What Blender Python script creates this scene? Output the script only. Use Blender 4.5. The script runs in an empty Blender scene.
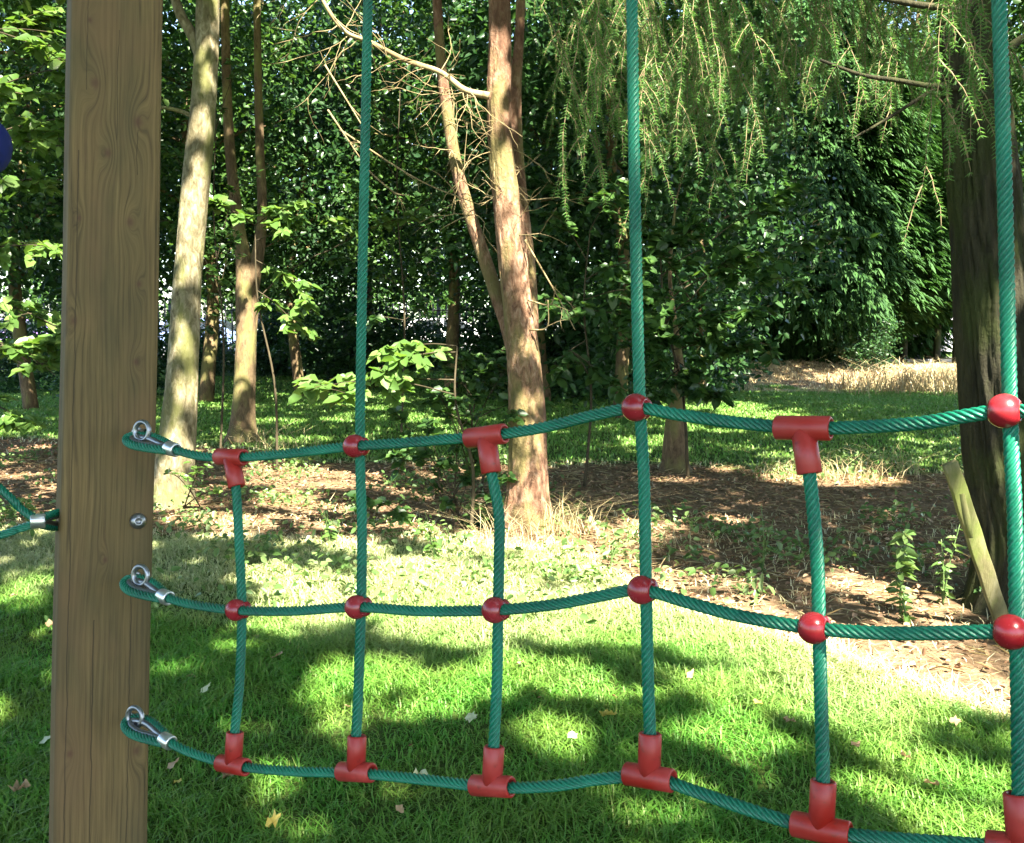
import bpy, bmesh, math, random
import numpy as np
from mathutils import Vector, Matrix
rng = np.random.default_rng(7)
random.seed(7)
scene = bpy.context.scene
COL = scene.collection
R = math.radians

# ------------------------------------------------------------------ camera
CAM_H, F, CX, CY, HOR = 1.5, 1000.0, 512.0, 421.5, 330.0
PITCH = math.atan((CY - HOR) / F)
cF = np.array([0, math.cos(PITCH), -math.sin(PITCH)])
cU = np.array([0, math.sin(PITCH), math.cos(PITCH)])
cR = np.array([1.0, 0, 0])
CAM = np.array([0, 0, CAM_H])
cam = bpy.data.cameras.new("camera")
cam.sensor_width = 36; cam.lens = 36 * F / 1024
cam.clip_start = 0.05; cam.clip_end = 1000
camo = bpy.data.objects.new("camera", cam); COL.objects.link(camo)
camo.location = CAM; camo.rotation_euler = (math.pi/2 - PITCH, 0, 0)
scene.camera = camo

def ray(px, py): return cF + (px-CX)/F*cR - (py-CY)/F*cU
def W(px, py, z): return CAM + z*ray(px, py)
def to_px(P):
    d = P - CAM
    z = np.maximum(d @ cF, 1e-3)
    return CX + F*(d @ cR)/z, CY - F*(d @ cU)/z

# ------------------------------------------------------------------ noise
_T = np.random.default_rng(3).random((256, 256))
def vn(x, y, s=0):
    x = np.asarray(x, float) + s*17.3; y = np.asarray(y, float) + s*41.7
    xi = np.floor(x).astype(int); yi = np.floor(y).astype(int)
    fx = x-xi; fy = y-yi; fx = fx*fx*(3-2*fx); fy = fy*fy*(3-2*fy)
    a = _T[xi & 255, yi & 255]; b = _T[(xi+1) & 255, yi & 255]
    c = _T[xi & 255, (yi+1) & 255]; d = _T[(xi+1) & 255, (yi+1) & 255]
    return (a*(1-fx)+b*fx)*(1-fy) + (c*(1-fx)+d*fx)*fy
def fbm(x, y, s=0, o=3):
    v = 0; a = .5
    for i in range(o):
        v = v + a*vn(np.asarray(x)*2**i, np.asarray(y)*2**i, s+i); a *= .5
    return v/(1-.5**o)
def sstep(a, b, x):
    t = np.clip((np.asarray(x, float)-a)/(b-a), 0, 1); return t*t*(3-2*t)

# ------------------------------------------------------------------ ground shape
def gh(x, y):
    x = np.asarray(x, float); y = np.asarray(y, float)
    h = .42*sstep(23.5, 29, y + 3.5*(vn(x*.35, y*.3, 5)-.5)) + .25*sstep(24, 28, y)*sstep(2, 6, x)*(fbm(x*.5, y*.5, 15)-.4)
    return h + .05*(fbm(x*.7, y*.7, 2)-.5)*sstep(1.5, 3, y)
def G(px, py):
    r = ray(px, py); t = 5.0
    for _ in range(12):
        P = CAM + t*r
        t = (gh(P[0], P[1]) - CAM_H) / r[2] if r[2] < -1e-4 else 60
        t = min(t, 70)
    P = CAM + t*r
    return np.array([P[0], P[1], float(gh(P[0], P[1]))])
def Gd(px, d):
    x = (px-CX)/F*d/1.0
    return np.array([x, d, float(gh(x, d))])
def dirt_mask(x, y):
    x = np.asarray(x, float); y = np.asarray(y, float)
    n = (fbm(x*1.1, y*1.1, 9)-.5)
    fr = np.interp(x, [-8, -4, -2.4, -1.3, -.4, .4, 1.0, 1.54, 1.9, 3, 6], [8.2, 7.9, 7.2, 7.1, 7.2, 6.7, 5.1, 4.3, 3.8, 3.2, 3.0])
    bk = np.interp(x, [-9, -5, -2, 0, 5, 9], [14.5, 13.0, 11.4, 11.2, 10.4, 10.5])
    f = sstep(-.35, .35, y-fr+1.1*n) * (1-sstep(-.6, .6, y-bk+1.6*n))
    f2 = sstep(24.2, 26, y+4.5*n)*sstep(4.5, 7.5, x+3*n)*(1-sstep(30, 33, y))
    return np.clip(f+f2*.9, 0, 1)

# ------------------------------------------------------------------ sun
SUN_EL, SUN_AZX, SUN_AZY = R(52), .42, -.9
_n = math.hypot(SUN_AZX, SUN_AZY)
S = np.array([SUN_AZX/_n*math.cos(SUN_EL), SUN_AZY/_n*math.cos(SUN_EL), math.sin(SUN_EL)])
sun = bpy.data.lights.new("sun", 'SUN'); sun.energy = 5.0; sun.angle = R(.55); sun.color = (1, .93, .78)
suno = bpy.data.objects.new("sun", sun); COL.objects.link(suno)
suno.rotation_euler = Vector(S).to_track_quat('Z', 'Y').to_euler()
suno.location = (6, -8, 20)
w = bpy.data.worlds.new("World"); scene.world = w; w.use_nodes = True
nt = w.node_tree; nt.nodes.clear()
sky = nt.nodes.new('ShaderNodeTexSky'); sky.sky_type = 'NISHITA'; sky.sun_disc = False
sky.sun_elevation = SUN_EL; sky.sun_rotation = math.atan2(S[0], S[1])
sky.air_density = 1; sky.dust_density = 1; sky.ozone_density = 1
bg = nt.nodes.new('ShaderNodeBackground'); bg.inputs[1].default_value = .08
wo = nt.nodes.new('ShaderNodeOutputWorld')
nt.links.new(sky.outputs[0], bg.inputs[0]); nt.links.new(bg.outputs[0], wo.inputs[0])
vs = scene.view_settings
vs.view_transform = 'Standard'; vs.look = 'None'; vs.gamma = 1; vs.use_curve_mapping = False
vs.exposure = 3.3
cy = scene.cycles
cy.max_bounces = 7; cy.diffuse_bounces = 4; cy.glossy_bounces = 2; cy.transmission_bounces = 4; cy.transparent_max_bounces = 4
cy.use_denoising = True
try: cy.denoiser = 'OPENIMAGEDENOISE'
except Exception: pass
cy.sample_clamp_indirect = 6
cy.use_adaptive_sampling = True

# ------------------------------------------------------------------ materials
class N:
    def __init__(s, name):
        s.m = bpy.data.materials.new(name); s.m.use_nodes = True
        s.t = s.m.node_tree; s.t.nodes.clear()
        s.out = s.t.nodes.new('ShaderNodeOutputMaterial')
    def n(s, typ, ins=None, **kw):
        nd = s.t.nodes.new('ShaderNode'+typ)
        for k, v in kw.items(): setattr(nd, k, v)
        for k, v in (ins or {}).items(): s.set(nd.inputs[k], v)
        return nd
    def set(s, sock, v):
        if isinstance(v, bpy.types.NodeSocket): s.t.links.new(v, sock)
        elif isinstance(v, bpy.types.Node): s.t.links.new(v.outputs[0], sock)
        else:
            if isinstance(v, tuple) and len(v) == 3 and sock.type == 'RGBA': v = (*v, 1)
            sock.default_value = v
    def math(s, op, a, b=0.0, c=None):
        nd = s.n('Math', operation=op); s.set(nd.inputs[0], a); s.set(nd.inputs[1], b)
        if c is not None: s.set(nd.inputs[2], c)
        return nd.outputs[0]
    def mix(s, f, a, b):
        nd = s.n('Mix', data_type='RGBA'); s.set(nd.inputs[0], f); s.set(nd.inputs[6], a); s.set(nd.inputs[7], b)
        return nd.outputs[2]
    def ramp(s, f, stops):
        nd = s.n('ValToRGB'); s.set(nd.inputs[0], f); e = nd.color_ramp.elements
        while len(e) < len(stops): e.new(.5)
        for el, (p, c) in zip(e, stops):
            el.position = p; el.color = (*c, 1) if isinstance(c, tuple) else (c, c, c, 1)
        return nd.outputs[0]
    def noise(s, vec, scale, detail=4, rough=.6, dist=0.0):
        return s.n('TexNoise', {'Vector': vec, 'Scale': scale, 'Detail': detail, 'Roughness': rough, 'Distortion': dist}).outputs[0]
    def mapv(s, vec, scale=(1, 1, 1), loc=(0, 0, 0)):
        return s.n('Mapping', {'Vector': vec, 'Scale': scale, 'Location': loc}).outputs[0]
    def obj(s): return s.n('TexCoord').outputs['Object']
    def bump(s, h, st=.5, dist=.01):
        return s.n('Bump', {'Height': h, 'Strength': st, 'Distance': dist}).outputs[0]
    def bsdf(s, **k):
        b = s.n('BsdfPrincipled')
        for kk, v in k.items(): s.set(b.inputs[kk.replace('_', ' ')], v)
        return b.outputs[0]
    def done(s, sh): s.t.links.new(sh, s.out.inputs[0]); return s.m

def leaf_mat(name, cols, trans=.38, rough=.38, spec=.36, tcol=1.5):
    k = N(name)
    rnd = k.n('NewGeometry').outputs['Random Per Island']
    c = k.ramp(rnd, [(i/(len(cols)-1), cc) for i, cc in enumerate(cols)])
    nz = k.noise(k.obj(), 1.3, 2)
    hs = k.n('HueSaturation', {'Color': c, 'Value': k.math('MULTIPLY_ADD', nz, 1.0, .5)})
    b = k.bsdf(Base_Color=hs.outputs[0], Roughness=rough, Specular_IOR_Level=spec)
    gm = k.n('HueSaturation', {'Color': hs.outputs[0], 'Hue': .485, 'Saturation': 1.15, 'Value': tcol})
    t = k.n('BsdfTranslucent', {'Color': gm.outputs[0]})
    mx = k.n('MixShader', {0: trans, 1: b, 2: t.outputs[0]})
    return k.done(mx.outputs[0])

def bark_mat(name, c1, c2, c3, sx=14, sz=3, bump=.8, bd=.012, moss=None):
    k = N(name); o = k.obj()
    v = k.mapv(o, (sx, sx, sz))
    n1 = k.noise(v, 1.0, 6, .65, .6)
    n2 = k.noise(k.mapv(o, (3, 3, 1.1)), 1.0, 4)
    n3 = k.noise(o, 45, 3)
    c = k.ramp(n1, [(.3, c1), (.5, c2), (.72, c3)])
    c = k.mix(k.ramp(n2, [(.42, 0.0), (.62, .7)]), c, c1)
    if moss:
        c = k.mix(k.ramp(k.noise(k.mapv(o, (4, 4, 2), (3, 1, 7)), 1.0, 5), [(.46, 0.0), (.6, .8)]), c, moss)
    h = k.math('ADD', n1, k.math('MULTIPLY', n3, .25))
    return k.done(k.bsdf(Base_Color=c, Roughness=.9, Specular_IOR_Level=.2, Normal=k.bump(h, bump, bd)))

M = {}
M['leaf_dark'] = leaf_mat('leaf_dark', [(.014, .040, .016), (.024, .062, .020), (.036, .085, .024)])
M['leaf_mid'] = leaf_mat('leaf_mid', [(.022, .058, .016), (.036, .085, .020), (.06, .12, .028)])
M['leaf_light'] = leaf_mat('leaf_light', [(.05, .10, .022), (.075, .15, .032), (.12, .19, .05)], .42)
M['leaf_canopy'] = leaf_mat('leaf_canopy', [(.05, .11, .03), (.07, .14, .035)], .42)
M['cypress'] = leaf_mat('cypress', [(.018, .052, .014), (.028, .074, .019), (.045, .105, .028)], .2, .7, .15)
M['needle'] = leaf_mat('needle', [(.05, .135, .032), (.085, .19, .048), (.14, .25, .075)], .5)
M['grass'] = None
M['weed'] = leaf_mat('weed', [(.06, .12, .03), (.10, .17, .05), (.16, .22, .09)], .35)
M['ivy'] = leaf_mat('ivy', [(.03, .07, .02), (.05, .11, .03)], .2)
M['straw'] = leaf_mat('straw', [(.36, .29, .15), (.50, .42, .24), (.30, .24, .11), (.56, .48, .30)], .25, .6, .2, 1.1)
M['litter'] = leaf_mat('litter', [(.16, .085, .045), (.26, .15, .085), (.34, .22, .14), (.20, .12, .06), (.38, .28, .18)], .12, .7, .2, 1.1)
M['deadleaf'] = leaf_mat('deadleaf', [(.30, .20, .11), (.36, .26, .15)], .2, .6, .3, 1.1)
M['paleleaf'] = leaf_mat('paleleaf', [(.36, .40, .24), (.42, .44, .30)], .2, .5, .3, 1.1)
M['yellowleaf'] = leaf_mat('yellowleaf', [(.45, .36, .08), (.50, .42, .12)], .25, .5, .3, 1.1)
M['bark_pale'] = bark_mat('bark_pale', (.05, .042, .02), (.20, .17, .10), (.40, .355, .25), 26, 11, .9, .012, (.10, .105, .032))
M['bark_brown'] = bark_mat('bark_brown', (.045, .03, .016), (.12, .082, .044), (.20, .145, .08), 24, 9, 1.0, .012, (.14, .13, .045))
M['bark_red'] = bark_mat('bark_red', (.055, .026, .015), (.20, .112, .068), (.38, .26, .18), 28, 12, 1.0, .02, (.125, .11, .04))
M['bark_dark'] = bark_mat('bark_dark', (.011, .010, .006), (.027, .025, .012), (.050, .045, .023), 18, 2.6, 1.0, .03, (.028, .036, .008))
M['twig'] = bark_mat('twig', (.12, .085, .04), (.22, .175, .09), (.30, .25, .15), 20, 8, .3, .004)
M['twig_tan'] = bark_mat('twig_tan', (.10, .075, .04), (.19, .145, .08), (.28, .22, .13), 20, 8, .3, .004)
M['twig_dark'] = bark_mat('twig_dark', (.025, .02, .01), (.05, .04, .022), (.08, .065, .04), 20, 8, .3, .004)

def red_plastic(name, c, rough, spec):
    k = N(name); o = k.obj()
    n = k.noise(o, 70, 5, .7); n2 = k.noise(o, 14, 3); sc = k.noise(k.mapv(o, (60, 60, 190)), 1.0, 6, .8)
    hs = k.n('HueSaturation', {'Color': c, 'Value': k.math('MULTIPLY_ADD', n2, .9, .5), 'Saturation': k.math('MULTIPLY_ADD', n2, -.25, 1.08)})
    col = k.mix(k.ramp(sc, [(.60, 0.0), (.72, .12)]), hs.outputs[0], (.32, .09, .07))
    col = k.mix(k.ramp(n, [(.30, .5), (.42, 0.0)]), col, (.07, .02, .015))
    return k.done(k.bsdf(Base_Color=col, Roughness=k.math('MULTIPLY_ADD', n, .3, rough-.1), Specular_IOR_Level=spec, Normal=k.bump(k.math('ADD', n, sc), .12, .001)))
def simple(name, c, rough=.5, metal=0.0, spec=.5, nscale=0, namp=.3, bump=0):
    k = N(name)
    if nscale:
        n = k.noise(k.obj(), nscale, 4)
        hs = k.n('HueSaturation', {'Color': c, 'Value': k.math('MULTIPLY_ADD', n, 2*namp, 1-namp)})
        kw = dict(Base_Color=hs.outputs[0], Roughness=k.math('MULTIPLY_ADD', n, .25, rough-.12))
        if bump: kw['Normal'] = k.bump(n, bump, .002)
    else: kw = dict(Base_Color=c, Roughness=rough)
    return k.done(k.bsdf(Metallic=metal, Specular_IOR_Level=spec, **kw))
M['red_tee'] = red_plastic('red_tee', (.31, .012, .006), .38, .38)
M['red_ball'] = red_plastic('red_ball', (.25, .007, .013), .2, .5)
M['steel'] = simple('steel', (.24, .245, .25), .34, .9, .5, 120, .3, .2)
M['alloy'] = simple('alloy', (.62, .62, .62), .34, .9, .5, 90, .2, .1)
M['iron'] = simple('iron', (.02, .022, .022), .5, .3)
M['glass'] = simple('glass', (.02, .025, .03), .08, 0, .8)
M['rubber'] = simple('rubber', (.02, .02, .02), .8)
M['asphalt'] = simple('asphalt', (.10, .10, .10), .9, 0, .3, 30, .2)
M['blue_cloth'] = simple('blue_cloth', (.003, .010, .10), .75, 0, .3, 14, .4, 1.0)
M['dark_cloth'] = simple('dark_cloth', (.02, .02, .03), .85, 0, .2, 60, .2, .2)
M['skin'] = simple('skin', (.50, .30, .22), .55, 0, .3)
M['hair'] = simple('hair', (.05, .03, .015), .6, 0, .4)
M['moss_wood'] = bark_mat('moss_wood', (.055, .05, .02), (.13, .12, .055), (.22, .20, .11), 18, 3, .8, .008, (.09, .115, .025))

def rope_mat():
    k = N('rope_green'); o = k.obj()
    n = k.noise(o, 300, 3); n2 = k.noise(o, 9, 3)
    c = k.ramp(k.math('ADD', k.math('MULTIPLY', n, .5), k.math('MULTIPLY', n2, .5)), [(.3, (.001, .038, .027)), (.5, (.003, .122, .066)), (.72, (.012, .20, .115))])
    return k.done(k.bsdf(Base_Color=c, Roughness=.42, Specular_IOR_Level=.45, Normal=k.bump(n, .25, .001)))
M['rope'] = rope_mat()

def ground_mat():
    k = N('ground_soil'); o = k.obj()
    a = k.n('Attribute', attribute_name='dirt').outputs['Fac']
    n = k.noise(o, 3.5, 6, .7); n2 = k.noise(o, 26, 5, .7); n3 = k.noise(o, .6, 3)
    dirt = k.ramp(k.math('ADD', k.math('MULTIPLY', n, .45), k.math('MULTIPLY', n2, .55)), [(.3, (.045, .028, .015)), (.48, (.135, .088, .050)), (.62, (.25, .17, .105)), (.75, (.36, .27, .18))])
    soil = k.ramp(n2, [(.3, (.028, .045, .010)), (.55, (.05, .085, .018)), (.75, (.095, .115, .03))])
    f = k.math('ADD', a, k.math('MULTIPLY', k.math('SUBTRACT', n, .5), .8))
    c = k.mix(k.ramp(f, [(.4, 0.0), (.6, 1.0)]), soil, dirt)
    return k.done(k.bsdf(Base_Color=c, Roughness=.95, Specular_IOR_Level=.1, Normal=k.bump(k.math('ADD', n2, n), .9, .03)))
M['ground'] = ground_mat()

def grass_mat():
    k = N('grass_blades')
    rnd = k.n('NewGeometry').outputs['Random Per Island']
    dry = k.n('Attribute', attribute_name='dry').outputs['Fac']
    nz = k.noise(k.obj(), 2.2, 3)
    g = k.ramp(rnd, [(0, (.050, .17, .016)), (.5, (.080, .24, .026)), (.85, (.13, .28, .045)), (1, (.20, .26, .07))])
    g = k.mix(k.ramp(nz, [(.38, 0.0), (.68, .75)]), g, (.12, .19, .03))
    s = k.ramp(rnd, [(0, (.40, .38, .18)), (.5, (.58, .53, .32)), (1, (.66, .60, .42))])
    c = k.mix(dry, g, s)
    b = k.bsdf(Base_Color=c, Roughness=.5, Specular_IOR_Level=.3)
    gm = k.n('HueSaturation', {'Color': c, 'Value': 1.4})
    t = k.n('BsdfTranslucent', {'Color': gm.outputs[0]})
    return k.done(k.n('MixShader', {0: .4, 1: b, 2: t.outputs[0]}).outputs[0])
M['grass'] = grass_mat()

# ------------------------------------------------------------------ mesh + object helpers
def mesh_np(name, v, f, mat, smooth=False, attrs=None):
    v = np.ascontiguousarray(v, np.float32); f = np.ascontiguousarray(f, np.int32)
    me = bpy.data.meshes.new(name)
    k = f.shape[1]
    me.vertices.add(len(v)); me.vertices.foreach_set('co', v.ravel())
    me.loops.add(f.size); me.loops.foreach_set('vertex_index', f.ravel())
    me.polygons.add(len(f))
    me.polygons.foreach_set('loop_start', np.arange(0, f.size, k, dtype=np.int32))
    if smooth: me.polygons.foreach_set('use_smooth', np.ones(len(f), bool))
    for an, av in (attrs or {}).items():
        at = me.attributes.new(an, 'FLOAT', 'POINT'); at.data.foreach_set('value', np.ascontiguousarray(av, np.float32))
    me.update(calc_edges=True); me.validate()
    me.materials.append(mat)
    return me
class Acc:
    def __init__(s): s.v = []; s.f = []; s.n = 0
    def add(s, vf):
        v, f = vf
        s.v.append(np.asarray(v)); s.f.append(np.asarray(f)+s.n); s.n += len(v); return s
    def vf(s): return np.concatenate(s.v), np.concatenate(s.f)
def link(name, me, loc=None, parent=None):
    o = bpy.data.objects.new(name, me); COL.objects.link(o)
    if loc is not None: o.location = loc
    if parent: o.parent = parent
    return o
def tag(o, label=None, cat=None, group=None, kind=None):
    if label: o['label'] = label
    if cat: o['category'] = cat
    if group: o['group'] = group
    if kind: o['kind'] = kind
    return o
def thing(name, loc, label, cat, group=None):
    o = bpy.data.objects.new(name, None); COL.objects.link(o)
    o.location = loc; o.empty_display_size = .2
    return tag(o, label, cat, group)
def wloc(o):
    l = Vector((0, 0, 0))
    while o: l += o.location; o = o.parent
    return np.array(l)
def part(name, vf, mat, parent, smooth=True, attrs=None):
    v, f = vf
    base = wloc(parent)
    return link(name, mesh_np(name, np.asarray(v)-base, f, mat, smooth, attrs), None, parent)
def solo(name, vf, mat, base, label, cat, group=None, smooth=True):
    v, f = vf
    return tag(link(name, mesh_np(name, np.asarray(v)-base, f, mat, smooth), base), label, cat, group)

def cr(pts, n=8):
    P = np.asarray(pts, float)
    P = np.vstack([2*P[0]-P[1], P, 2*P[-1]-P[-2]])
    out = []
    for i in range(1, len(P)-2):
        t = np.linspace(0, 1, n, endpoint=False)[:, None]
        a, b, c, d = P[i-1], P[i], P[i+1], P[i+2]
        out.append(.5*((2*b)+(-a+c)*t+(2*a-5*b+4*c-d)*t*t+(-a+3*b-3*c+d)*t**3))
    out.append(P[-2][None]); return np.vstack(out)
def frames(P):
    T = np.gradient(P, axis=0); T /= np.linalg.norm(T, axis=1)[:, None]+1e-12
    n = np.cross(T[0], [0, 0, 1.0])
    if np.linalg.norm(n) < .2: n = np.cross(T[0], [0, 1.0, 0])
    n /= np.linalg.norm(n); A = [n]
    for i in range(1, len(P)):
        n = n-T[i]*(n@T[i]); n /= np.linalg.norm(n)+1e-12; A.append(n)
    A = np.array(A); return T, A, np.cross(T, A)
def ring_faces(nr, seg):
    i = np.arange(nr-1)[:, None]*seg; j = np.arange(seg)[None]; j2 = (j+1) % seg
    return np.stack([i+j, i+j2, i+seg+j2, i+seg+j], -1).reshape(-1, 4)
def tube(P, rad, seg=8, noise=0.0, seed=0, cap=True, ridge=0.0, rf=9.0, rz=1.3):
    P = np.asarray(P, float); rad = np.broadcast_to(np.asarray(rad, float), (len(P),)).copy()
    if cap:
        P = np.vstack([P[0]+(P[0]-P[1])*1e-3, P, P[-1]+(P[-1]-P[-2])*1e-3]); rad = np.concatenate([[rad[0]*.02], rad, [rad[-1]*.02]])
    T, A, B = frames(P)
    th = np.linspace(0, 2*np.pi, seg, endpoint=False)
    rr = rad[:, None]*np.ones(seg)[None]
    if noise:
        s = np.concatenate([[0], np.cumsum(np.linalg.norm(np.diff(P, axis=0), axis=1))])
        rr = rr*(1+noise*(fbm(np.cos(th)[None]*1.6+s[:, None]*2.2+seed, np.sin(th)[None]*1.6+seed*1.7, seed)-.5)*2)
    if ridge:
        s = np.concatenate([[0], np.cumsum(np.linalg.norm(np.diff(P, axis=0), axis=1))])[:, None]
        wv = .35*(fbm(s*2.5+0*th[None], 0*s+th[None]*2, seed+5)-.5)
        f1 = np.abs(fbm(np.cos(th+wv)*rf*.5+7, np.sin(th+wv)*rf*.5+s*rz, seed+2, 2)-.5)*2; f2 = np.abs(fbm(np.cos(th+wv)*rf+3, np.sin(th+wv)*rf+s*rz*2.2, seed+9, 2)-.5)*2
        rr = rr*(1+ridge*(np.minimum(f1*3, 1)*.65+np.minimum(f2*3, 1)*.45-.8))
    v = P[:, None]+rr[..., None]*(np.cos(th)[None, :, None]*A[:, None]+np.sin(th)[None, :, None]*B[:, None])
    return v.reshape(-1, 3), ring_faces(len(P), seg)
def resample(P, step):
    s = np.concatenate([[0], np.cumsum(np.linalg.norm(np.diff(P, axis=0), axis=1))])
    n = max(4, int(s[-1]/step)); t = np.linspace(0, s[-1], n)
    return np.stack([np.interp(t, s, P[:, k]) for k in range(3)], 1), t
def rope(P, Rr=.0078, pitch=.05, seg=48, strands=6):
    P, s = resample(cr(P, 14), .0035)
    T, A, B = frames(P)
    th = np.linspace(0, 2*np.pi, seg, endpoint=False)
    al = (th % (2*np.pi/strands)) - np.pi/strands
    c = Rr*2/3; rs = Rr/3*1.02
    r = c*np.cos(al)+np.sqrt(np.maximum(rs*rs-(c*np.sin(al))**2, 0)); r = np.maximum(r, .60*Rr)
    ph = 2*np.pi*s/pitch
    a = th[None]+ph[:, None]
    v = P[:, None]+r[None, :, None]*(np.cos(a)[..., None]*A[:, None]+np.sin(a)[..., None]*B[:, None])
    return v.reshape(-1, 3), ring_faces(len(P), seg)
def lathe(origin, axis, prof, seg=28):
    """prof: (along, radius)"""
    axis = np.asarray(axis, float)/np.linalg.norm(axis)
    a = np.cross(axis, [0, 0, 1.0]);
    if np.linalg.norm(a) < .3: a = np.cross(axis, [0, 1.0, 0])
    a /= np.linalg.norm(a); b = np.cross(axis, a)
    th = np.linspace(0, 2*np.pi, seg, endpoint=False)
    pr = np.asarray(prof, float)
    v = np.asarray(origin)+pr[:, 0, None, None]*axis + pr[:, 1, None, None]*(np.cos(th)[None, :, None]*a+np.sin(th)[None, :, None]*b)
    return v.reshape(-1, 3), ring_faces(len(pr), seg)
def box(c, sx, sy, sz, rot=None):
    v = np.array([(x, y, z) for x in (-.5, .5) for y in (-.5, .5) for z in (-.5, .5)])*[sx, sy, sz]
    if rot is not None: v = v @ np.array(rot).T
    f = np.array([(0, 1, 3, 2), (4, 6, 7, 5), (0, 4, 5, 1), (2, 3, 7, 6), (0, 2, 6, 4), (1, 5, 7, 3)])
    return v+np.asarray(c), f

def norm(a): return a/(np.linalg.norm(a, axis=-1, keepdims=True)+1e-9)
def leaves(P, axis, nrm, ln, wd, fold=.12, droop=.12):
    """two-quad folded leaves"""
    n = len(P); ln = np.broadcast_to(ln, (n,))[:, None]; wd = np.broadcast_to(wd, (n,))[:, None]
    t = norm(axis); nr = norm(nrm - t*np.sum(nrm*t, 1, keepdims=True)); b = np.cross(t, nr)
    up = nr*ln*fold
    z = np.array([0, 0, 1.0])*ln*droop
    v = np.stack([P, P+.28*ln*t+.46*wd*b+up, P+.68*ln*t+.40*wd*b+up*.8-z*.5, P+ln*t-z,
                  P+.68*ln*t-.40*wd*b+up*.8-z*.5, P+.28*ln*t-.46*wd*b+up], 1)
    i = np.arange(n)[:, None]*6
    f = np.concatenate([i+[[0, 3, 2, 1]], i+[[0, 5, 4, 3]]], 0)
    return v.reshape(-1, 3), f
def rleaves(P, size, up=.6, asp=.62, var=.35, **k):
    n = len(P)
    ax = rng.normal(size=(n, 3)); ax[:, 2] = ax[:, 2]*.45-.25
    nr = rng.normal(size=(n, 3))*(1-up)+np.array([0.1, -.25, 1.0])*up
    ln = size*(1+var*rng.uniform(-1, 1, n))
    return leaves(P, ax, nr, ln, ln*asp, **k)

# ------------------------------------------------------------------ beams of sunlight: holes cut in the canopy to light chosen spots
LIT_POLY = np.array([(232, 562), (330, 572), (420, 548), (480, 515), (570, 520), (640, 552), (760, 585), (850, 632), (1030, 655), (1060, 722), (940, 722), (850, 690),
                     (770, 672), (700, 656), (620, 648), (540, 652), (470, 662), (400, 640), (330, 634), (240, 640)], float)
SHADE_POLY = np.array([(560, 468), (760, 486), (830, 470), (960, 474), (975, 560), (860, 560), (760, 570), (660, 545), (575, 505)], float)
def in_poly(x, y, poly):
    r = np.zeros(len(x), bool); j = len(poly)-1
    for i in range(len(poly)):
        xi, yi = poly[i]; xj, yj = poly[j]
        r ^= ((yi > y) != (yj > y)) & (x < (xj-xi)*(y-yi)/(yj-yi+1e-9)+xi); j = i
    return r
TUBES = []   # (world point, radius)
def lit(px, py, d, r): TUBES.append((W(px, py, d), r))
for px, py, d, r in [(196, 205, 8.6, .16), (190, 250, 8.6, .20), (190, 285, 8.6, .13), (178, 345, 8.6, .07), (188, 385, 8.6, .12), (170, 430, 8.6, .11), (186, 455, 8.6, .11), (206, 80, 8.6, .08), (198, 140, 8.6, .06), (176, 505, 8.5, .25),
                     (246, 345, 13.6, .25), (244, 400, 13.6, .2), (240, 300, 13.6, .15), (260, 150, 13.6, .1),
                     (520, 285, 7.6, .17), (525, 330, 7.6, .10), (508, 240, 7.6, .12), (503, 180, 7.6, .08), (502, 105, 7.6, .09), (520, 372, 7.6, .08), (533, 400, 7.6, .06), (527, 470, 7.5, .2), (535, 500, 7.5, .2), (520, 515, 7.4, .2), (530, 520, 7.4, .3),
                     (450, 120, 7.7, .3), (470, 220, 7.7, .2), (400, 60, 7.6, .3), (340, 30, 7.6, .35), (340, 110, 7.6, .3), (430, 160, 7.6, .3),
                     (400, 375, 7.2, .45), (440, 365, 7.2, .25), (360, 385, 7.2, .25), (300, 215, 10, .5), (250, 215, 10, .4), (290, 270, 10, .35), (225, 205, 10, .3), (320, 400, 9, .25),
                     (35, 110, 7, .4), (20, 40, 7, .2), (50, 340, 7, .18), (30, 370, 7, .22), (40, 310, 7, .12),
                     (955, 478, 5.2, .13), (970, 520, 5.2, .08), (905, 560, 5.3, .12), (1005, 235, 5.2, .09), (1000, 310, 5.2, .08), (985, 370, 5.2, .07), (1000, 130, 5.2, .07), (1000, 460, 5.2, .06), (985, 180, 5.2, .05),
                     (940, 362, 29, 2.0), (885, 372, 28, 1.2), (900, 380, 26, 1.0), (850, 375, 27, .8), (895, 240, 30, .8), (860, 300, 29, .45), (890, 170, 30, .7), (880, 330, 29, .5), (925, 290, 30, .8), (905, 130, 30, .8), (790, 130, 27, .7), (760, 220, 27, .5), (70, 40, 20, 1), (330, 130, 20, 1), (290, 60, 20, .8), (400, 220, 20, .9), (440, 290, 20, .7), (570, 120, 18, .7), (230, 90, 18, .7), (25, 90, 18, 1), (380, 20, 20, .8),
                     (675, 440, 10.6, .12), (580, 260, 10, .3), (610, 300, 10, .25), (590, 210, 9, .3), (640, 330, 10, .2),
                     (117, 357, 1.92, .018), (362, 120, 1.45, .02), (240, 690, 1.6, .02), (1018, 520, 1.0, .02), (1008, 330, 1.0, .016), (640, 330, 1.25, .012),
                     (820, 480, 1.15, .016), (6, 133, 2.9, .015)]: lit(px, py, d, r)
for px in range(560, 940, 60): lit(px, rng.uniform(-10, 130), 5.2, .24)
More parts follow.
